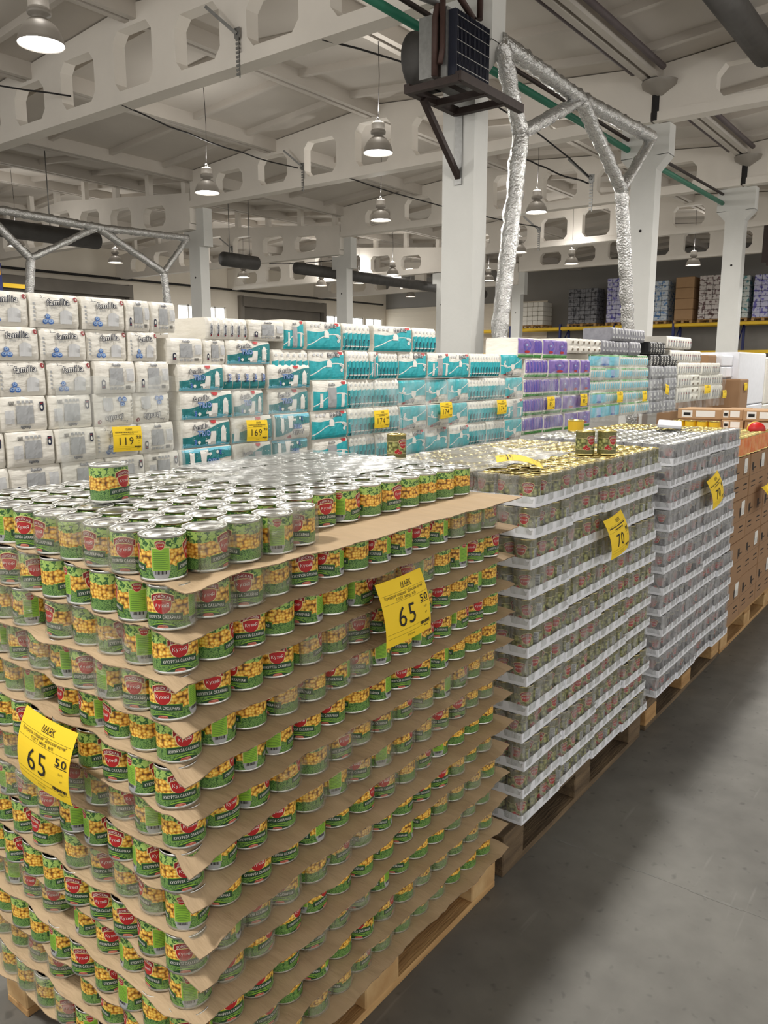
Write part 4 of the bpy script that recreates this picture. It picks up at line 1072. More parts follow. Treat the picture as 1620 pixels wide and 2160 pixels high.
# ================================================================== tissue packs (second row of pallets)
def pack_body(w, h, d, m, nx, nz, bulge=.008, amp=.0022, seed=0):
    """soft wrapped pack: rounded block whose front bulges over nx x nz rolls; base at z = 0, front at y = 0, centred on x"""
    r = random.Random(seed); b = MB(); U = max(12, nx * 6); V = max(8, nz * 5)
    def pt(u, v, s):                    # s 0 front .. 1 back
        x = (u - .5) * w; z = v * h; e = .011
        ed = min(u * w, (1 - u) * w); ez = min(v * h, (1 - v) * h)
        rnd_ = 0
        for q in (ed, ez):
            if q < e: rnd_ += (e - sqrt(max(0, e * e - (e - q) ** 2))) * .8
        bl = bulge * (abs(sin(pi * u * nx)) ** .6 if nx > 1 else sin(pi * u)) * (abs(sin(pi * v * nz)) ** .4 if nz > 1 else min(1, 4 * v * (1 - v)))
        return x, z, rnd_, bl
    jit = [[r.uniform(-amp, amp) for _ in range(U + 1)] for _ in range(V + 1)]
    F = []; B = []
    for j in range(V + 1):
        for i in range(U + 1):
            x, z, rd, bl = pt(i / U, j / V, 0); q = jit[j][i] if 0 < i < U and 0 < j < V else 0
            F.append((x, rd - bl + q + bulge, z)); B.append((x, d - rd, z))
    n = U + 1
    quad = [(j * n + i, j * n + i + 1, (j + 1) * n + i + 1, (j + 1) * n + i) for j in range(V) for i in range(U)]
    b.idx(F, quad, m, True); b.idx(B, [q[::-1] for q in quad], m, True)
    K = 4
    def strip(ix):
        vs = []
        for k in range(K + 1):
            t = k / K
            for a in ix:
                p, q = F[a], B[a]; vs.append((p[0], p[1] + (q[1] - p[1]) * t, p[2]))
        c = len(ix); b.idx(vs, [(k * c + i, k * c + i + 1, (k + 1) * c + i + 1, (k + 1) * c + i) for k in range(K) for i in range(c - 1)], m, True)
    strip([j * n for j in range(V + 1)]); strip([j * n + U for j in range(V + 1)][::-1]); strip([V * n + i for i in range(U + 1)]); strip(list(range(U + 1))[::-1])
    def front(x, z):                     # front depth at x, z
        i = min(U, max(0, (x / w + .5) * U)); j = min(V, max(0, z / h * V)); i0, j0 = min(U - 1, int(i)), min(V - 1, int(j)); fi, fj = i - i0, j - j0
        g = lambda a, c: F[c * n + a][1]
        return (g(i0, j0) * (1 - fi) + g(i0 + 1, j0) * fi) * (1 - fj) + (g(i0, j0 + 1) * (1 - fi) + g(i0 + 1, j0 + 1) * fi) * fj
    P = lambda x, z, k: (x, front(x, z) - .0007 * k - .0028, z)
    return b, P
def outlined(b, P, body, x, z, s, ink, fill, k, width, shear=.2, arc=0, rot=0, e=.055):
    for g in range(8): letter(b, body, x + e * s * cos(g * pi / 4), z + e * s * sin(g * pi / 4), s, ink, P, k + .05 * g, .012, shear, width, arc, rot, maxlen=s * .4)
    letter(b, body, x, z, s, fill, P, k + 2, .0, shear, width, arc, rot, maxlen=s * .4)
def familia(b, P, x, z, s, k=6, ink=None, rot=.07, halo=None):
    ink = ink or navy
    if halo is not False: outlined(b, P, 'familia', x, z, s, ink, halo or white, k, 2.75 * s, .2, .06 * s, rot)
    else: letter(b, 'familia', x, z, s, ink, P, k, .012, .2, 2.3 * s, .06 * s, rot, maxlen=s * .35)
def rolls3(b, P, x, z, r, k=3):
    for dx, dz in ((-1.05, 0), (1.05, 0), (0, 1.7)):
        disc(b, bluep, P, k, x + dx * r, z + dz * r, r, r * .9); disc(b, paleblue, P, k + 1, x + dx * r, z + dz * r + r * .2, r * .8, r * .55); disc(b, bluep, P, k + 2, x + dx * r, z + dz * r + r * .2, r * .25)
def design(kind):
    W_, H_, D_ = .24, .156, .36
    if kind == 'plus_front':
        b, P = pack_body(W_, H_, D_, offwhite, 3, 1, seed=1)
        familia(b, P, .01, .105, .040); letter(b, 'plus', -.015, .088, .016, greyp, P, 4)
        letter(b, '2', -.07, .134, .018, navy, P, 4); rect(b, navy, P, 4, -.062, -.045, .134, .136)
        disc(b, darkred, P, 3, .100, .136, .011); letter(b, '6', .100, .131, .014, white, P, 6, .02)
        rolls3(b, P, -.045, .028, .0135)
        cols(b, lgreyp, P, 2, .015, .075, lambda x: .02, lambda x: .085 - 14 * (x - .045) ** 2, 10, 3)
        for g in range(5): rect(b, greyp, P, 3, -.112, -.105, .03 + .018 * g, .040 + .018 * g)
    elif kind == 'plus_back':
        b, P = pack_body(W_, H_, D_, offwhite, 3, 1, seed=2)
        rect(b, greyp, P, 2, -.045, .04, .040, .122, 8, 6); familia(b, P, 0, .132, .018, 4, navy, 0, lgreyp)
        cols(b, navy, P, 3, -.098, -.076, lambda x: .025, lambda x: .068 - 60 * (x + .087) ** 2, 6); disc(b, white, P, 4, -.086, .05, .006, .009); rect(b, darkred, P, 4, -.097, -.08, .03, .036)
        for g in range(8): rect(b, blackink, P, 3, .05 + .0035 * g, .052 + .0035 * g, .02, .038)
        for g in range(4): rect(b, greyp, P, 3, -.045 + .022 * g, -.03 + .022 * g, .018, .03)
        rect(b, lgreyp, P, 2, .055, .10, .06, .12, 4)
    elif kind == 'trio_front' or kind == 'trio_back':
        W_, H_ = .345, .155; b, P = pack_body(W_, H_, D_, offwhite, 4, 1, seed=3)
        hi = lambda x: .066 + .19 * (x + .17) + .012 * sin(x * 16)
        cols(b, dteal, P, 1, -.168, .168, lambda x: .004, hi, 24, 6); cols(b, aqua, P, 2, -.168, .168, lambda x: .004, lambda x: .022 + .006 * sin(x * 30), 20, 2)
        rr_ = random.Random(4)
        for g in range(26):
            x, z = rr_.uniform(-.16, .16), rr_.uniform(.01, .12)
            if z < hi(x) - .006: disc(b, white, P, 3, x, z, rr_.uniform(.0012, .0028), n=5)
        if kind == 'trio_front':
            familia(b, P, -.045, .104, .038); outlined(b, P, 'TRIO', -.03, .066, .040, bluep, paleblue, 9, .085, 0)
            cols(b, white, P, 4, .0, .055, lambda x: .012, lambda x: .045 if x < .02 else .088, 8, 4); rect(b, white, P, 4, -.02, .02, .03, .042, 4)
            cols(b, white, P, 4, .095, .128, lambda x: .008, lambda x: .118 - 90 * (x - .1115) ** 2, 8, 4)
            letter(b, '3', -.085, .02, .036, bluep, P, 4, .05); disc(b, white, P, 4, -.062, .03, .010)
        else:
            familia(b, P, -.05, .085, .030, 5); rect(b, greyp, P, 4, .01, .07, .02, .10, 6, 4); cols(b, white, P, 4, -.16, -.12, lambda x: .015, lambda x: .09, 4, 3)
        cols(b, red, P, 4, .022, .066, lambda x: .148 - .018 * sqrt(max(0, 1 - ((x - .044) / .022) ** 2)), lambda x: .149, 10)
    elif kind == 'chef_front' or kind == 'chef_back':
        W_, H_ = .335, .19; b, P = pack_body(W_, H_, D_, offwhite, 3, 1, seed=5)
        hi = lambda x: .140 + .09 * x - .014 * sin((x + .166) * 15)
        cols(b, tealp, P, 1, -.166, .166, lambda x: .004, hi, 28, 8)
        sw = lambda x: .055 + .05 * sin((x + .1) * 9)
        cols(b, white, P, 2, -.166, .166, sw, lambda x: sw(x) + .007, 28)
        if kind == 'chef_front':
            familia(b, P, .05, .150, .040, 5, navy, .03); letter(b, '4', -.05, .166, .016, navy, P, 4)
            cols(b, white, P, 4, -.02, .03, lambda x: .085, lambda x: .135 - 30 * (x - .005) ** 2, 8, 2)
            for x, z in ((.115, .10), (.135, .085), (.125, .065)): disc(b, white, P, 4, x, z, .013, .011); disc(b, lgreyp, P, 5, x, z, .006, .005)
            for g in range(3): rect(b, lgreyp, P, 3, -.14 + .035 * g, -.12 + .035 * g, .155, .17)
        else:
            rect(b, greyp, P, 3, -.04, .045, .012, .145, 8, 6); familia(b, P, .0, .158, .022, 4, navy, 0); rect(b, white, P, 3, -.12, -.09, .02, .11, 4, 3); rect(b, white, P, 3, .09, .12, .02, .11, 4, 3)
        cols(b, red, P, 4, .095, .14, lambda x: .183 - .018 * sqrt(max(0, 1 - ((x - .1175) / .0225) ** 2)), lambda x: .184, 10)
    elif kind in ('chef_side', 'trio_side', 'plus_side', 'purple_side', 'aqua_side'):
        W_, H_ = .33, {'chef_side': .19, 'trio_side': .155, 'plus_side': .13, 'purple_side': .18, 'aqua_side': .14}[kind]
        n = {'chef_side': 6, 'trio_side': 5, 'plus_side': 6, 'purple_side': 7, 'aqua_side': 7}[kind]
        b, P = pack_body(W_, H_, D_, offwhite, n, 1, .014, seed=6)
        c = W_ / n
        for g in range(n):
            x = -W_ / 2 + c * (g + .5); q = c * .46
            if kind == 'chef_side':
                cols(b, tealp, P, 1, x - q, x + q, lambda t: .006, lambda t: .125 + .2 * (t - x), 5, 5); letter(b, 'familia', x + .002, .045, .026, navy, P, 3, .03, .2, .075, 0, pi / 2, maxlen=.01)
                rect(b, white, P, 2, x - q, x + q, .028, .036, 4); rect(b, lgreyp, P, 2, x - q * .4, x + q * .4, .15, .165)
            elif kind == 'trio_side':
                cols(b, dteal, P, 1, x - q, x + q, lambda t: .006, lambda t: .055 + .1 * (t - x), 5, 3); letter(b, 'familia', x - .006, .075, .02, navy, P, 3, .03, .2, .055, 0, pi / 2, maxlen=.01); letter(b, 'TRIO', x + .014, .075, .024, bluep, P, 3, .05, 0, .05, 0, pi / 2, maxlen=.01)
            elif kind == 'plus_side':
                cols(b, lgreyp, P, 1, x - q * .5, x + q * .5, lambda t: .015, lambda t: .10 - 20 * abs(t - x) * .1, 4, 3); letter(b, 'familia', x + .005, .055, .02, navy, P, 3, .03, .2, .06, 0, pi / 2, maxlen=.01); rect(b, darkred, P, 3, x - .006, x + .006, .018, .028)
            elif kind == 'purple_side':
                cols(b, violet, P, 1, x - q, x + q, lambda t: .05, lambda t: .165, 5, 4); cols(b, purplep, P, 2, x - q * .5, x + q * .5, lambda t: .055, lambda t: .15, 4, 3); rect(b, packg, P, 1, x - c / 2, x + c / 2, .008, .034, 4, 2)
            else:
                cols(b, aqua, P, 1, x - q * .7, x + q * .7, lambda t: .03, lambda t: .10 + .5 * (t - x), 4, 3); rect(b, packg, P, 1, x - c / 2, x + c / 2, .118, .134, 4)
    elif kind == 'purple_front':
        W_, H_ = .30, .18; b, P = pack_body(W_, H_, D_, offwhite, 2, 1, seed=8)
        rect(b, violet, P, 1, -.145, .145, .045, .172, 12, 6); disc(b, purplep, P, 2, 0, .115, .075, .05, 14); disc(b, violet, P, 3, -.01, .12, .04, .022, 10); letter(b, 'Papia', 0, .11, .035, white, P, 5, .02, .1, None, 0, .05, maxlen=.012) if False else disc(b, paleblue, P, 4, 0, .118, .018, .008)
        rect(b, packg, P, 1, -.145, .145, .008, .036, 12, 2); disc(b, red, P, 3, .0, .06, .05, .012, 10)
    elif kind == 'aqua_front':
        W_, H_ = .34, .14; b, P = pack_body(W_, H_, D_, offwhite, 3, 1, seed=9)
        rect(b, packg, P, 1, -.165, .165, .118, .134, 14, 1); rect(b, aqua, P, 1, -.165, .165, .02, .118, 14, 5); rect(b, paleblue, P, 2, -.05, .05, .03, .11, 6, 4); disc(b, bluep, P, 3, 0, .03, .05, .012)
    elif kind == 'grey_pack':
        W_, H_ = .34, .152; b, P = pack_body(W_, H_, D_, greypack, 4, 1, .012, seed=10)
        for g in range(4): rect(b, lgreyp, P, 1, -.15 + .085 * g, -.105 + .085 * g, .03, .05); rect(b, lgreyp, P, 1, -.145 + .085 * g, -.12 + .085 * g, .08, .12)
    elif kind == 'black_pack':
        W_, H_ = .28, .155; b, P = pack_body(W_, H_, D_, blackpack, 3, 1, .012, seed=11)
        for g in range(3):
            ring(b, white, P, 2, -.093 + .093 * g, .105, .02, .007); ring(b, white, P, 2, -.093 + .093 * g, .05, .022, .008); rect(b, white, P, 2, -.115 + .093 * g, -.075 + .093 * g, .012, .018)
    elif kind == 'white_pack':
        W_, H_ = .36, .17; b, P = pack_body(W_, H_, D_, offwhite, 5, 1, .010, seed=12)
        for g in range(5): rect(b, greyp, P, 1, -.165 + .073 * g, -.135 + .073 * g, .03, .12, 3, 3); disc(b, darkred, P, 2, -.15 + .073 * g, .10, .01)
    elif kind == 'roll_pack':
        W_, H_ = .25, .2; b, P = pack_body(W_, H_, D_, offwhite, 2, 2, .012, seed=13)
        for x in (-.06, .06):
            for z in (.05, .15): disc(b, coremat, P, 2, x, z, .018)
    return b, W_, H_
PK = {}
WORD = dict(plus_front='white tissue pack with blue roll pictures', plus_back='white tissue pack with grey back panel', trio_front='teal and white tissue pack with blue lettering', trio_back='teal tissue pack seen from its back',
            chef_front='turquoise towel pack with white wave', chef_back='turquoise towel pack with grey back panel', chef_side='pack of turquoise roll ends', trio_side='pack of white and teal roll ends', plus_side='pack of white roll ends',
            purple_side='violet roll pack with green foot', purple_front='purple towel pack with green foot', aqua_side='pale aqua roll pack with green edge', aqua_front='aqua tissue pack with green stripe', grey_pack='grey filmed tissue pack',
            black_pack='black pack with white rings', white_pack='white pack with grey and red marks', roll_pack='white pack showing roll ends')
PN = dict(plus='tissue_pack', trio='tissue_pack', chef='towel_pack', purple='towel_pack', aqua='tissue_pack', grey='tissue_pack', black='towel_pack', white='towel_pack', roll='tissue_pack')
def pack(kind, x0, x1, z0, z1, y, place, flip=False, dy=0, back=False):
    if kind not in PK:
        b, w, h = design(kind); o = b.build(PN[kind.split('_')[0]]); PK[kind] = (o, w, h)
    else:
        p, w, h = PK[kind]; o = p.copy(); COL.objects.link(o)
    p, w, h = PK[kind]
    sx, sz = (x1 - x0) / w, (z1 - z0) / h
    o.scale = (sx * .99, 1, sz * .99); o.location = ((x0 + x1) / 2, y + dy, z0 + (0 if not flip else (z1 - z0) * .99)); o.rotation_euler = (0, 0, random.uniform(-.015, .015))
    if flip: o.scale = (-sx * .99, 1, -sz * .99)
    tag(o, '%s%s, %s' % (WORD[kind], ' inverted' if flip else '', place), 'tissue pack', 'tissue and towel packs on the second row')
    return o
YB = 2.4
def rows_of(stack, rows):
    """rows: (z0, z1, [(kind, x0, x1, flip)...]) from the top down"""
    for r, (z0, z1, items) in enumerate(rows):
        for c, it in enumerate(items):
            kind, x0, x1 = it[:3]; flip = len(it) > 3 and it[3]
            pack(kind, x0, x1, z0, z1, YB + random.uniform(-.012, .012), '%s, %s row down, %s along' % (stack, ORD[r + 1], ORD[c + 1]), flip)
pf, pb_, ps = 'plus_front', 'plus_back', 'plus_side'
rows_of('white stack', [
    (1.84, 1.995, [(pf, .88, 1.12), (pf, 1.125, 1.37), (pf, 1.385, 1.62), (pb_, 1.625, 1.77), (pb_, 1.775, 1.94)]),
    (1.69, 1.84, [(pf, .66, .915), (pf, .92, 1.155), (pf, 1.16, 1.40), (pf, 1.405, 1.63), (pf, 1.635, 1.81)]),
    (1.53, 1.69, [(pf, .70, .945), (pf, .95, 1.18), (pf, 1.19, 1.42), (pb_, 1.43, 1.66), (pb_, 1.67, 1.88)]),
    (1.37, 1.53, [(pb_, .69, .935, 1), (pb_, .94, 1.17, 1), (pb_, 1.18, 1.41, 1), (pf, 1.42, 1.645, 1), (pf, 1.65, 1.88, 1)]),
    (1.21, 1.37, [(pb_, .70, .955, 1), (pb_, .96, 1.19, 1), (pb_, 1.195, 1.41, 1), (pf, 1.415, 1.67), (pb_, 1.68, 1.90)]),
    (1.05, 1.21, [(pb_, .70, .955), (pb_, .96, 1.22), (pb_, 1.225, 1.465), (pb_, 1.47, 1.70, 1), (pb_, 1.705, 1.93, 1)]),
    (.89, 1.05, [(pb_, .72, .96), (pb_, .965, 1.22, 1), (pb_, 1.225, 1.465), (pf, 1.47, 1.70), (pb_, 1.705, 1.93)])])
tf, tb_, ts = 'trio_front', 'trio_back', 'trio_side'
rows_of('teal stack', [
    (1.815, 1.935, [(ps, 2.15, 2.46), (pb_, 2.47, 2.76)]),
    (1.675, 1.815, [(pb_, 1.88, 2.12), (pb_, 2.13, 2.285), (tf, 2.29, 2.64)]),
    (1.528, 1.675, [(tf, 1.93, 2.25), (ts, 2.255, 2.60), (tf, 2.61, 2.985)]),
    (1.371, 1.528, [(tf, 1.94, 2.32), (tf, 2.33, 2.575), (tf, 2.62, 2.98)]),
    (1.213, 1.371, [(tf, 1.94, 2.30), (tb_, 2.31, 2.645), (tf, 2.655, 2.98, 1)]),
    (1.06, 1.213, [(tf, 1.93, 2.30, 1), (tb_, 2.31, 2.63), (tf, 2.64, 2.97, 1)]),
    (.905, 1.06, [(tb_, 1.94, 2.30), (tf, 2.31, 2.63), (tf, 2.64, 2.97)])])
cf, cb, cs = 'chef_front', 'chef_back', 'chef_side'
rows_of('turquoise stack', [
    (1.767, 1.95, [(cb, 2.76, 2.94), (cf, 2.97, 3.31), (cs, 3.33, 3.62), (cf, 3.66, 4.12), (cs, 4.14, 4.44)]),
    (1.572, 1.767, [(cs, 2.66, 2.985), (cf, 2.99, 3.35), (cs, 3.36, 3.60), (cb, 3.61, 3.70), (cs, 3.71, 3.945)]),
    (1.374, 1.572, [(cb, 3.01, 3.36), (cs, 3.38, 3.67), (cs, 3.675, 3.965)]),
    (1.185, 1.374, [(cf, 3.0, 3.36), (cs, 3.37, 3.665), (cs, 3.67, 3.965)]),
    (.995, 1.185, [(cb, 3.02, 3.38), (cs, 3.39, 3.67), (cs, 3.675, 3.965)])])
rows_of('wide turquoise stack', [
    (1.572, 1.77, [(cf, 3.97, 4.33), (cb, 4.335, 4.64), (cf, 4.645, 4.97), (cs, 4.975, 5.24), (cs, 5.245, 5.50), (cf, 5.51, 5.92, 1)]),
    (1.374, 1.565, [(cf, 3.98, 4.335, 1), (cf, 4.34, 4.645, 1), (cf, 4.65, 4.96, 1), (cs, 4.97, 5.28), (cs, 5.285, 5.60), (cf, 5.61, 5.94, 1)]),
    (1.185, 1.37, [(cf, 3.98, 4.335, 1), (cf, 4.34, 4.645, 1), (cf, 4.65, 4.96, 1), (cs, 4.97, 5.28), (cs, 5.285, 5.585), (cb, 5.59, 5.95)]),
    (.995, 1.185, [(cf, 3.98, 4.335), (cf, 4.34, 4.655), (cf, 4.66, 4.965), (cs, 4.975, 5.28), (cs, 5.285, 5.59), (cf, 5.60, 5.93, 1)])])
vf, vs_ = 'purple_front', 'purple_side'
rows_of('purple stack', [
    (1.735, 1.925, [(vf, 5.80, 6.12), (vs_, 6.13, 6.30), (vf, 6.31, 6.60), (vf, 6.61, 6.90)]),
    (1.553, 1.735, [(vs_, 5.96, 6.42), (vf, 6.44, 6.92), (vf, 6.94, 7.2), (vf, 7.21, 7.46)]),
    (1.37, 1.553, [(vs_, 5.96, 6.33), (vs_, 6.335, 6.70), (vf, 6.72, 6.94), (vf, 6.96, 7.22), (vf, 7.23, 7.49)]),
    (1.19, 1.37, [(vs_, 5.97, 6.38), (vs_, 6.385, 6.78), (vf, 6.80, 7.15), (vf, 7.16, 7.50)]),
    (1.01, 1.19, [(vs_, 5.97, 6.40), (vs_, 6.405, 6.84), (vf, 6.86, 7.18), (vf, 7.19, 7.52)])])
af, as_, gp, bp_, wp, rp = 'aqua_front', 'aqua_side', 'grey_pack', 'black_pack', 'white_pack', 'roll_pack'
rows_of('aqua stack', [
    (1.80, 1.95, [(rp, 6.92, 7.18), (rp, 7.19, 7.46), (rp, 7.47, 7.75), (gp, 7.77, 8.17), (gp, 8.18, 8.60), (gp, 8.61, 8.98)]),
    (1.65, 1.798, [(af, 7.45, 8.34), (as_, 8.35, 8.8), (as_, 8.805, 9.30)]),
    (1.515, 1.65, [(as_, 7.47, 7.92), (af, 7.93, 8.35), (as_, 8.36, 8.83), (as_, 8.835, 9.31)]),
    (1.378, 1.515, [(as_, 7.48, 7.95), (as_, 7.955, 8.38), (as_, 8.39, 8.85), (as_, 8.855, 9.33)]),
    (1.241, 1.378, [(af, 7.49, 7.95), (as_, 7.96, 8.40), (as_, 8.41, 8.87), (as_, 8.875, 9.35)]),
    (1.08, 1.241, [(af, 7.5, 7.96), (af, 7.97, 8.42), (as_, 8.43, 8.90), (as_, 8.905, 9.38)])])
rows_of('aqua stack top', [(1.952, 2.10, [(gp, 8.03, 8.40), (gp, 8.41, 8.79), (gp, 8.80, 9.17)])])
rows_of('grey stack', [
    (1.815, 1.97, [(bp_, 9.30, 9.61), (bp_, 9.62, 9.93)]),
    (1.667, 1.812, [(bp_, 9.34, 9.71), (bp_, 9.72, 10.08), (bp_, 10.09, 10.45)]),
    (1.513, 1.665, [(gp, 9.37, 9.90), (gp, 9.91, 10.47)]), (1.356, 1.513, [(gp, 9.37, 9.92), (gp, 9.93, 10.48)]),
    (1.211, 1.356, [(gp, 9.38, 9.92), (gp, 9.93, 10.49)]), (1.06, 1.211, [(gp, 9.40, 9.93), (gp, 9.94, 10.50)])])
rows_of('mixed white stack', [
    (1.90, 2.06, [(wp, 9.96, 10.5), (wp, 10.51, 11.05)]),
    (1.72, 1.88, [(wp, 10.15, 10.6), (wp, 10.61, 11.1), (wp, 11.11, 11.6)]),
    (1.545, 1.715, [(wp, 10.52, 11.05), (wp, 11.06, 11.6), (wp, 11.62, 12.1), (wp, 12.15, 12.6)]),
    (1.37, 1.545, [(wp, 10.54, 11.1), (rp, 11.11, 11.6), (wp, 11.62, 12.2), (wp, 12.21, 12.85)]),
    (1.16, 1.37, [(wp, 10.54, 11.1), (rp, 11.11, 11.6), (wp, 11.62, 12.2), (wp, 12.21, 12.85)])])
for x0, x1, z0, z1, dy, m, lab in [(13.0, 13.5, .01, 1.86, .3, cardbox, 'brown carton column beyond the white packs, dark flap side'), (13.55, 14.1, .01, 1.46, -.1, cardbox, 'brown carton carrying a yellow tag beyond the white packs'),
                                  (13.5, 14.3, 1.47, 1.86, .2, whitecard, 'white filmed bundle above the tagged brown carton'), (14.2, 16.2, .01, 1.92, .1, whitecard, 'long white filmed bundle at the frame edge'), (16.3, 18.2, .01, 1.85, .1, offwhite, 'cream filmed bundle beyond the white one')]:
    for r in range(2):
        b = MB(); h = (z1 - z0) / 2; b.bbox(x0, x1, 0, .8, 0, h - .01, m, .02); tag(b.build('bundle' if 'bundle' in lab else 'carton', loc=(0, YB + dy, z0 + h * r)), lab + (', lower one' if r == 0 else ', upper one'), 'bundle' if 'bundle' in lab else 'carton')

# stretch film round the stacks: loose glossy sheets just in front of the packs
def stretch(x0, x1, z0, z1, y, seed, lab, amp=.010):
    r = random.Random(seed); b = MB(); nx = max(10, int((x1 - x0) / .05)); nz = 22; ph = [r.uniform(0, 6) for _ in range(6)]
    vs = [(x0 + (x1 - x0) * i / nx, y - amp * (1 + .5 * sin(i * .55 + j * .8 + ph[0]) + .3 * sin(i * 1.3 - j * 1.1 + ph[1])) + r.uniform(-.003, .003), z0 + (z1 - z0) * j / nz + (.02 * sin(i * .8 + ph[2]) if j == nz else 0)) for j in range(nz + 1) for i in range(nx + 1)]
    b.idx(vs, [(j * (nx + 1) + i, j * (nx + 1) + i + 1, (j + 1) * (nx + 1) + i + 1, (j + 1) * (nx + 1) + i) for j in range(nz) for i in range(nx)], stretchf, True)
    tag(b.build('stretch_film'), lab, 'plastic film', 'stretch films on the tissue stacks')
stretch(1.20, 1.93, .92, 1.60, YB - .012, 1, 'clear stretch film over the lower half of the white tissue stack')
stretch(2.28, 2.99, .95, 1.52, YB - .012, 2, 'clear stretch film over the lower part of the teal tissue stack')
stretch(3.36, 3.96, 1.0, 1.56, YB - .012, 3, 'clear stretch film over the turquoise roll-end packs')
stretch(3.97, 5.95, 1.0, 1.57, YB - .012, 4, 'clear stretch film over the wide turquoise towel stack')
stretch(5.96, 7.52, 1.05, 1.60, YB - .012, 5, 'clear stretch film over the purple towel stack')
stretch(7.46, 9.36, 1.05, 1.75, YB - .012, 6, 'clear stretch film over the aqua tissue stack')
stretch(9.36, 12.9, 1.05, 1.66, YB - .012, 7, 'clear stretch film over the grey and white packs')

# ================================================================== yellow price tags
def price_tag(loc, face, w, h, price, cents, l1, l2, lab, tilt=0.0, curl=.02, lean=0.0, flat=False):
    """face: angle of the outward direction in plan; tilt: turn in its own plane; curl: bow of the sheet; lean: bottom kicked outwards"""
    b = MB(); f = lambda x, z: -curl * (1 - (2 * z / h - 1) ** 2) - lean * (1 - z / h) ** 2 + curl * .6 * (2 * x / w) ** 2 * .5
    P = lambda x, z, k: (x, f(x, z) - .00045 * k, z)
    Q = lambda x, z, k: (x, f(x, z) + .0006, z)
    rect(b, yellowpaper, P, 0, -w / 2, w / 2, 0, h, 10, 14); rect(b, yellowpaper, Q, 0, -w / 2, w / 2, 0, h, 10, 14)
    for x in (-w / 2, w / 2):
        for j in range(14): b.face([P(x, h * j / 14, 0), Q(x, h * j / 14, 0), Q(x, h * (j + 1) / 14, 0), P(x, h * (j + 1) / 14, 0)], yellowpaper)
    o = b.build('price_tag')
    b = MB(); ml = h * .05
    letter(b, 'МАЯК', w * .06, h * .855, h * .10, blackink, P, 2, .006, .3, w * .24, 0, 0, ml); rect(b, blackink, P, 1, -w * .06, w * .18, h * .838, h * .847, 4)
    for z in (.80, .66, .20, .13): rect(b, blackink, P, 1, -w * .47, w * (.47 if z != .2 else .28), h * z, h * z + h * .0035, 8)
    letter(b, l1, 0, h * .745, h * .062, blackink, P, 2, .004, 0, w * .84, 0, 0, ml)
    if l2: letter(b, l2, 0, h * .68, h * .062, blackink, P, 2, .004, 0, w * .42, 0, 0, ml)
    letter(b, price, -w * .06, h * .26, h * .46, blackink, P, 3, -.004, 0, w * (.36 if len(price) == 2 else .48), 0, 0, ml)
    if cents and cents != '##': letter(b, cents, w * .37, h * .52, h * .155, blackink, P, 3, .01, 0, w * .18, 0, 0, ml)
    if cents == '##': rect(b, blackink, P, 1, w * .30, w * .36, h * .53, h * .63); rect(b, blackink, P, 1, w * .385, w * .445, h * .53, h * .63)
    rect(b, blackink, P, 1, w * .27, w * .47, h * .495, h * .505, 4)
    letter(b, 'руб.', w * .38, h * .41, h * .045, blackink, P, 2); letter(b, 'шт', w * .38, h * .31, h * .045, blackink, P, 2)
    for i in range(14): rect(b, blackink, P, 1, w * (.22 + .017 * i), w * (.229 + .017 * i + .003 * (i % 3)), h * .15, h * .20)
    letter(b, 'РОССИЯ', 0, h * .07, h * .04, blackink, P, 2); letter(b, '#date', w * .36, h * .10, h * .03, blackink, P, 2)
    b.build('printed_text', o)
    if flat: o.rotation_euler = flat
    else:
        o.matrix_world = Matrix.Translation(loc) @ Matrix.Rotation(face + pi / 2, 4, 'Z') @ Matrix.Rotation(tilt, 4, 'Y')
        return tag(o, lab, 'price tag', 'yellow price tags')
    o.location = loc; return tag(o, lab, 'price tag', 'yellow price tags')
R_, L_ = -pi / 2, pi
price_tag((.60, -.055, 1.028), R_, .180, .147, '65', '50', 'Кукуруза сладкая "Донская кухня"', 'ГОСТ 340гр. ж/б', 'yellow price tag reading 65 50 on the aisle face of the corn stack', -.03, .018, .03)
price_tag((-.075, .345, .805), L_, .190, .150, '65', '50', 'Кукуруза сладкая "Донская кухня"', 'ГОСТ 340гр. ж/б', 'yellow price tag reading 65 50 on the end face of the corn stack', .05, .02, .02)
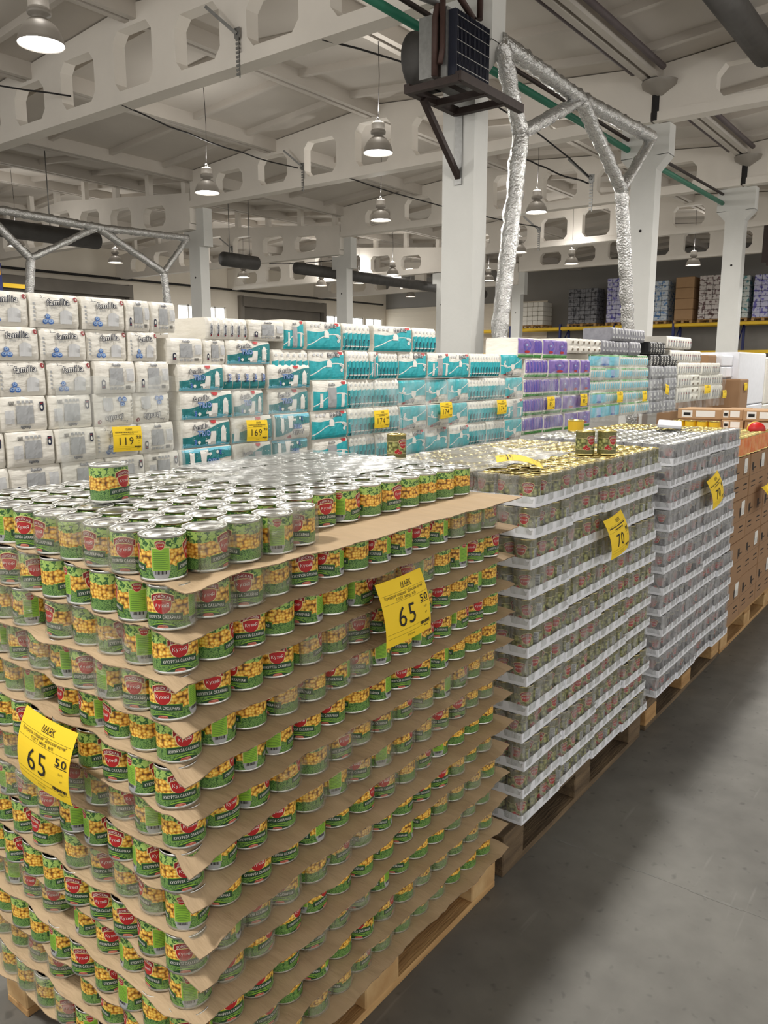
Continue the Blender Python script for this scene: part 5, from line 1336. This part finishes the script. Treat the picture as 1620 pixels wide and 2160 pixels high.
price_tag((1.96, -.05, .975), R_, .17, .145, '70', '##', '#a line of print', '#ab', 'yellow price tag reading 70 on the green olive stack', -.12, .022, .03)
price_tag((3.26, -.055, .985), R_, .18, .145, '70', '##', '#a line of print', '#ab', 'yellow price tag reading 70 on the black olive stack', -.22, .02, .03)
price_tag((4.48, -.055, .80), R_, .18, .14, '', '', '#a line of print', '', 'yellow price tag curling off the brown cartons', -.1, .04, .05)
price_tag((1.55, .06, ztop + .02), 0, .19, .15, '', '', '#a line of print', '#ab', 'yellow price tag lying flat on the lids of the green olive stack', flat=(-pi / 2 + .12, 0, .55), curl=.015)
for (xa, xb, zc, pr_, ct, lab, tl) in [(1.47, 1.64, 1.24, '119', '90', 'yellow price tag reading 119 on the white tissue stack', .03), (2.37, 2.54, 1.225, '169', '90', 'yellow price tag reading 169 on the teal tissue stack', .04),
        (3.59, 3.765, 1.23, '174', '60', 'yellow price tag reading 174 on the turquoise roll-end packs', 0), (4.44, 4.615, 1.257, '174', '60', 'yellow price tag reading 174 in the middle of the wide turquoise stack', -.02),
        (5.35, 5.52, 1.247, '174', '60', 'yellow price tag reading 174 near the purple packs', 0), (6.34, 6.51, 1.245, '85', '', 'yellow price tag on the violet roll packs', 0), (7.13, 7.31, 1.25, '85', '', 'yellow price tag on the purple towel fronts', 0),
        (8.16, 8.34, 1.25, '', '', 'yellow price tag on the aqua stack, nearer the purple packs', 0), (9.0, 9.16, 1.235, '', '', 'yellow price tag on the aqua stack, nearer the grey packs', 0), (9.84, 9.99, 1.30, '', '', 'yellow price tag on the grey packs', .2),
        (11.65, 11.96, 1.26, '', '', 'larger yellow price tag on the white packs', 0), (12.68, 12.9, 1.16, '', '', 'yellow price tag at the end of the white packs', 0), (13.75, 13.95, 1.26, '', '', 'yellow price tag on the brown carton column', 0)]:
    price_tag(((xa + xb) / 2, YB - .045 + (-.068 if xa > 13 else 0), zc), R_, xb - xa, .125, pr_, ct, '#a line of print', '#ab', lab, tl, .008, .005)
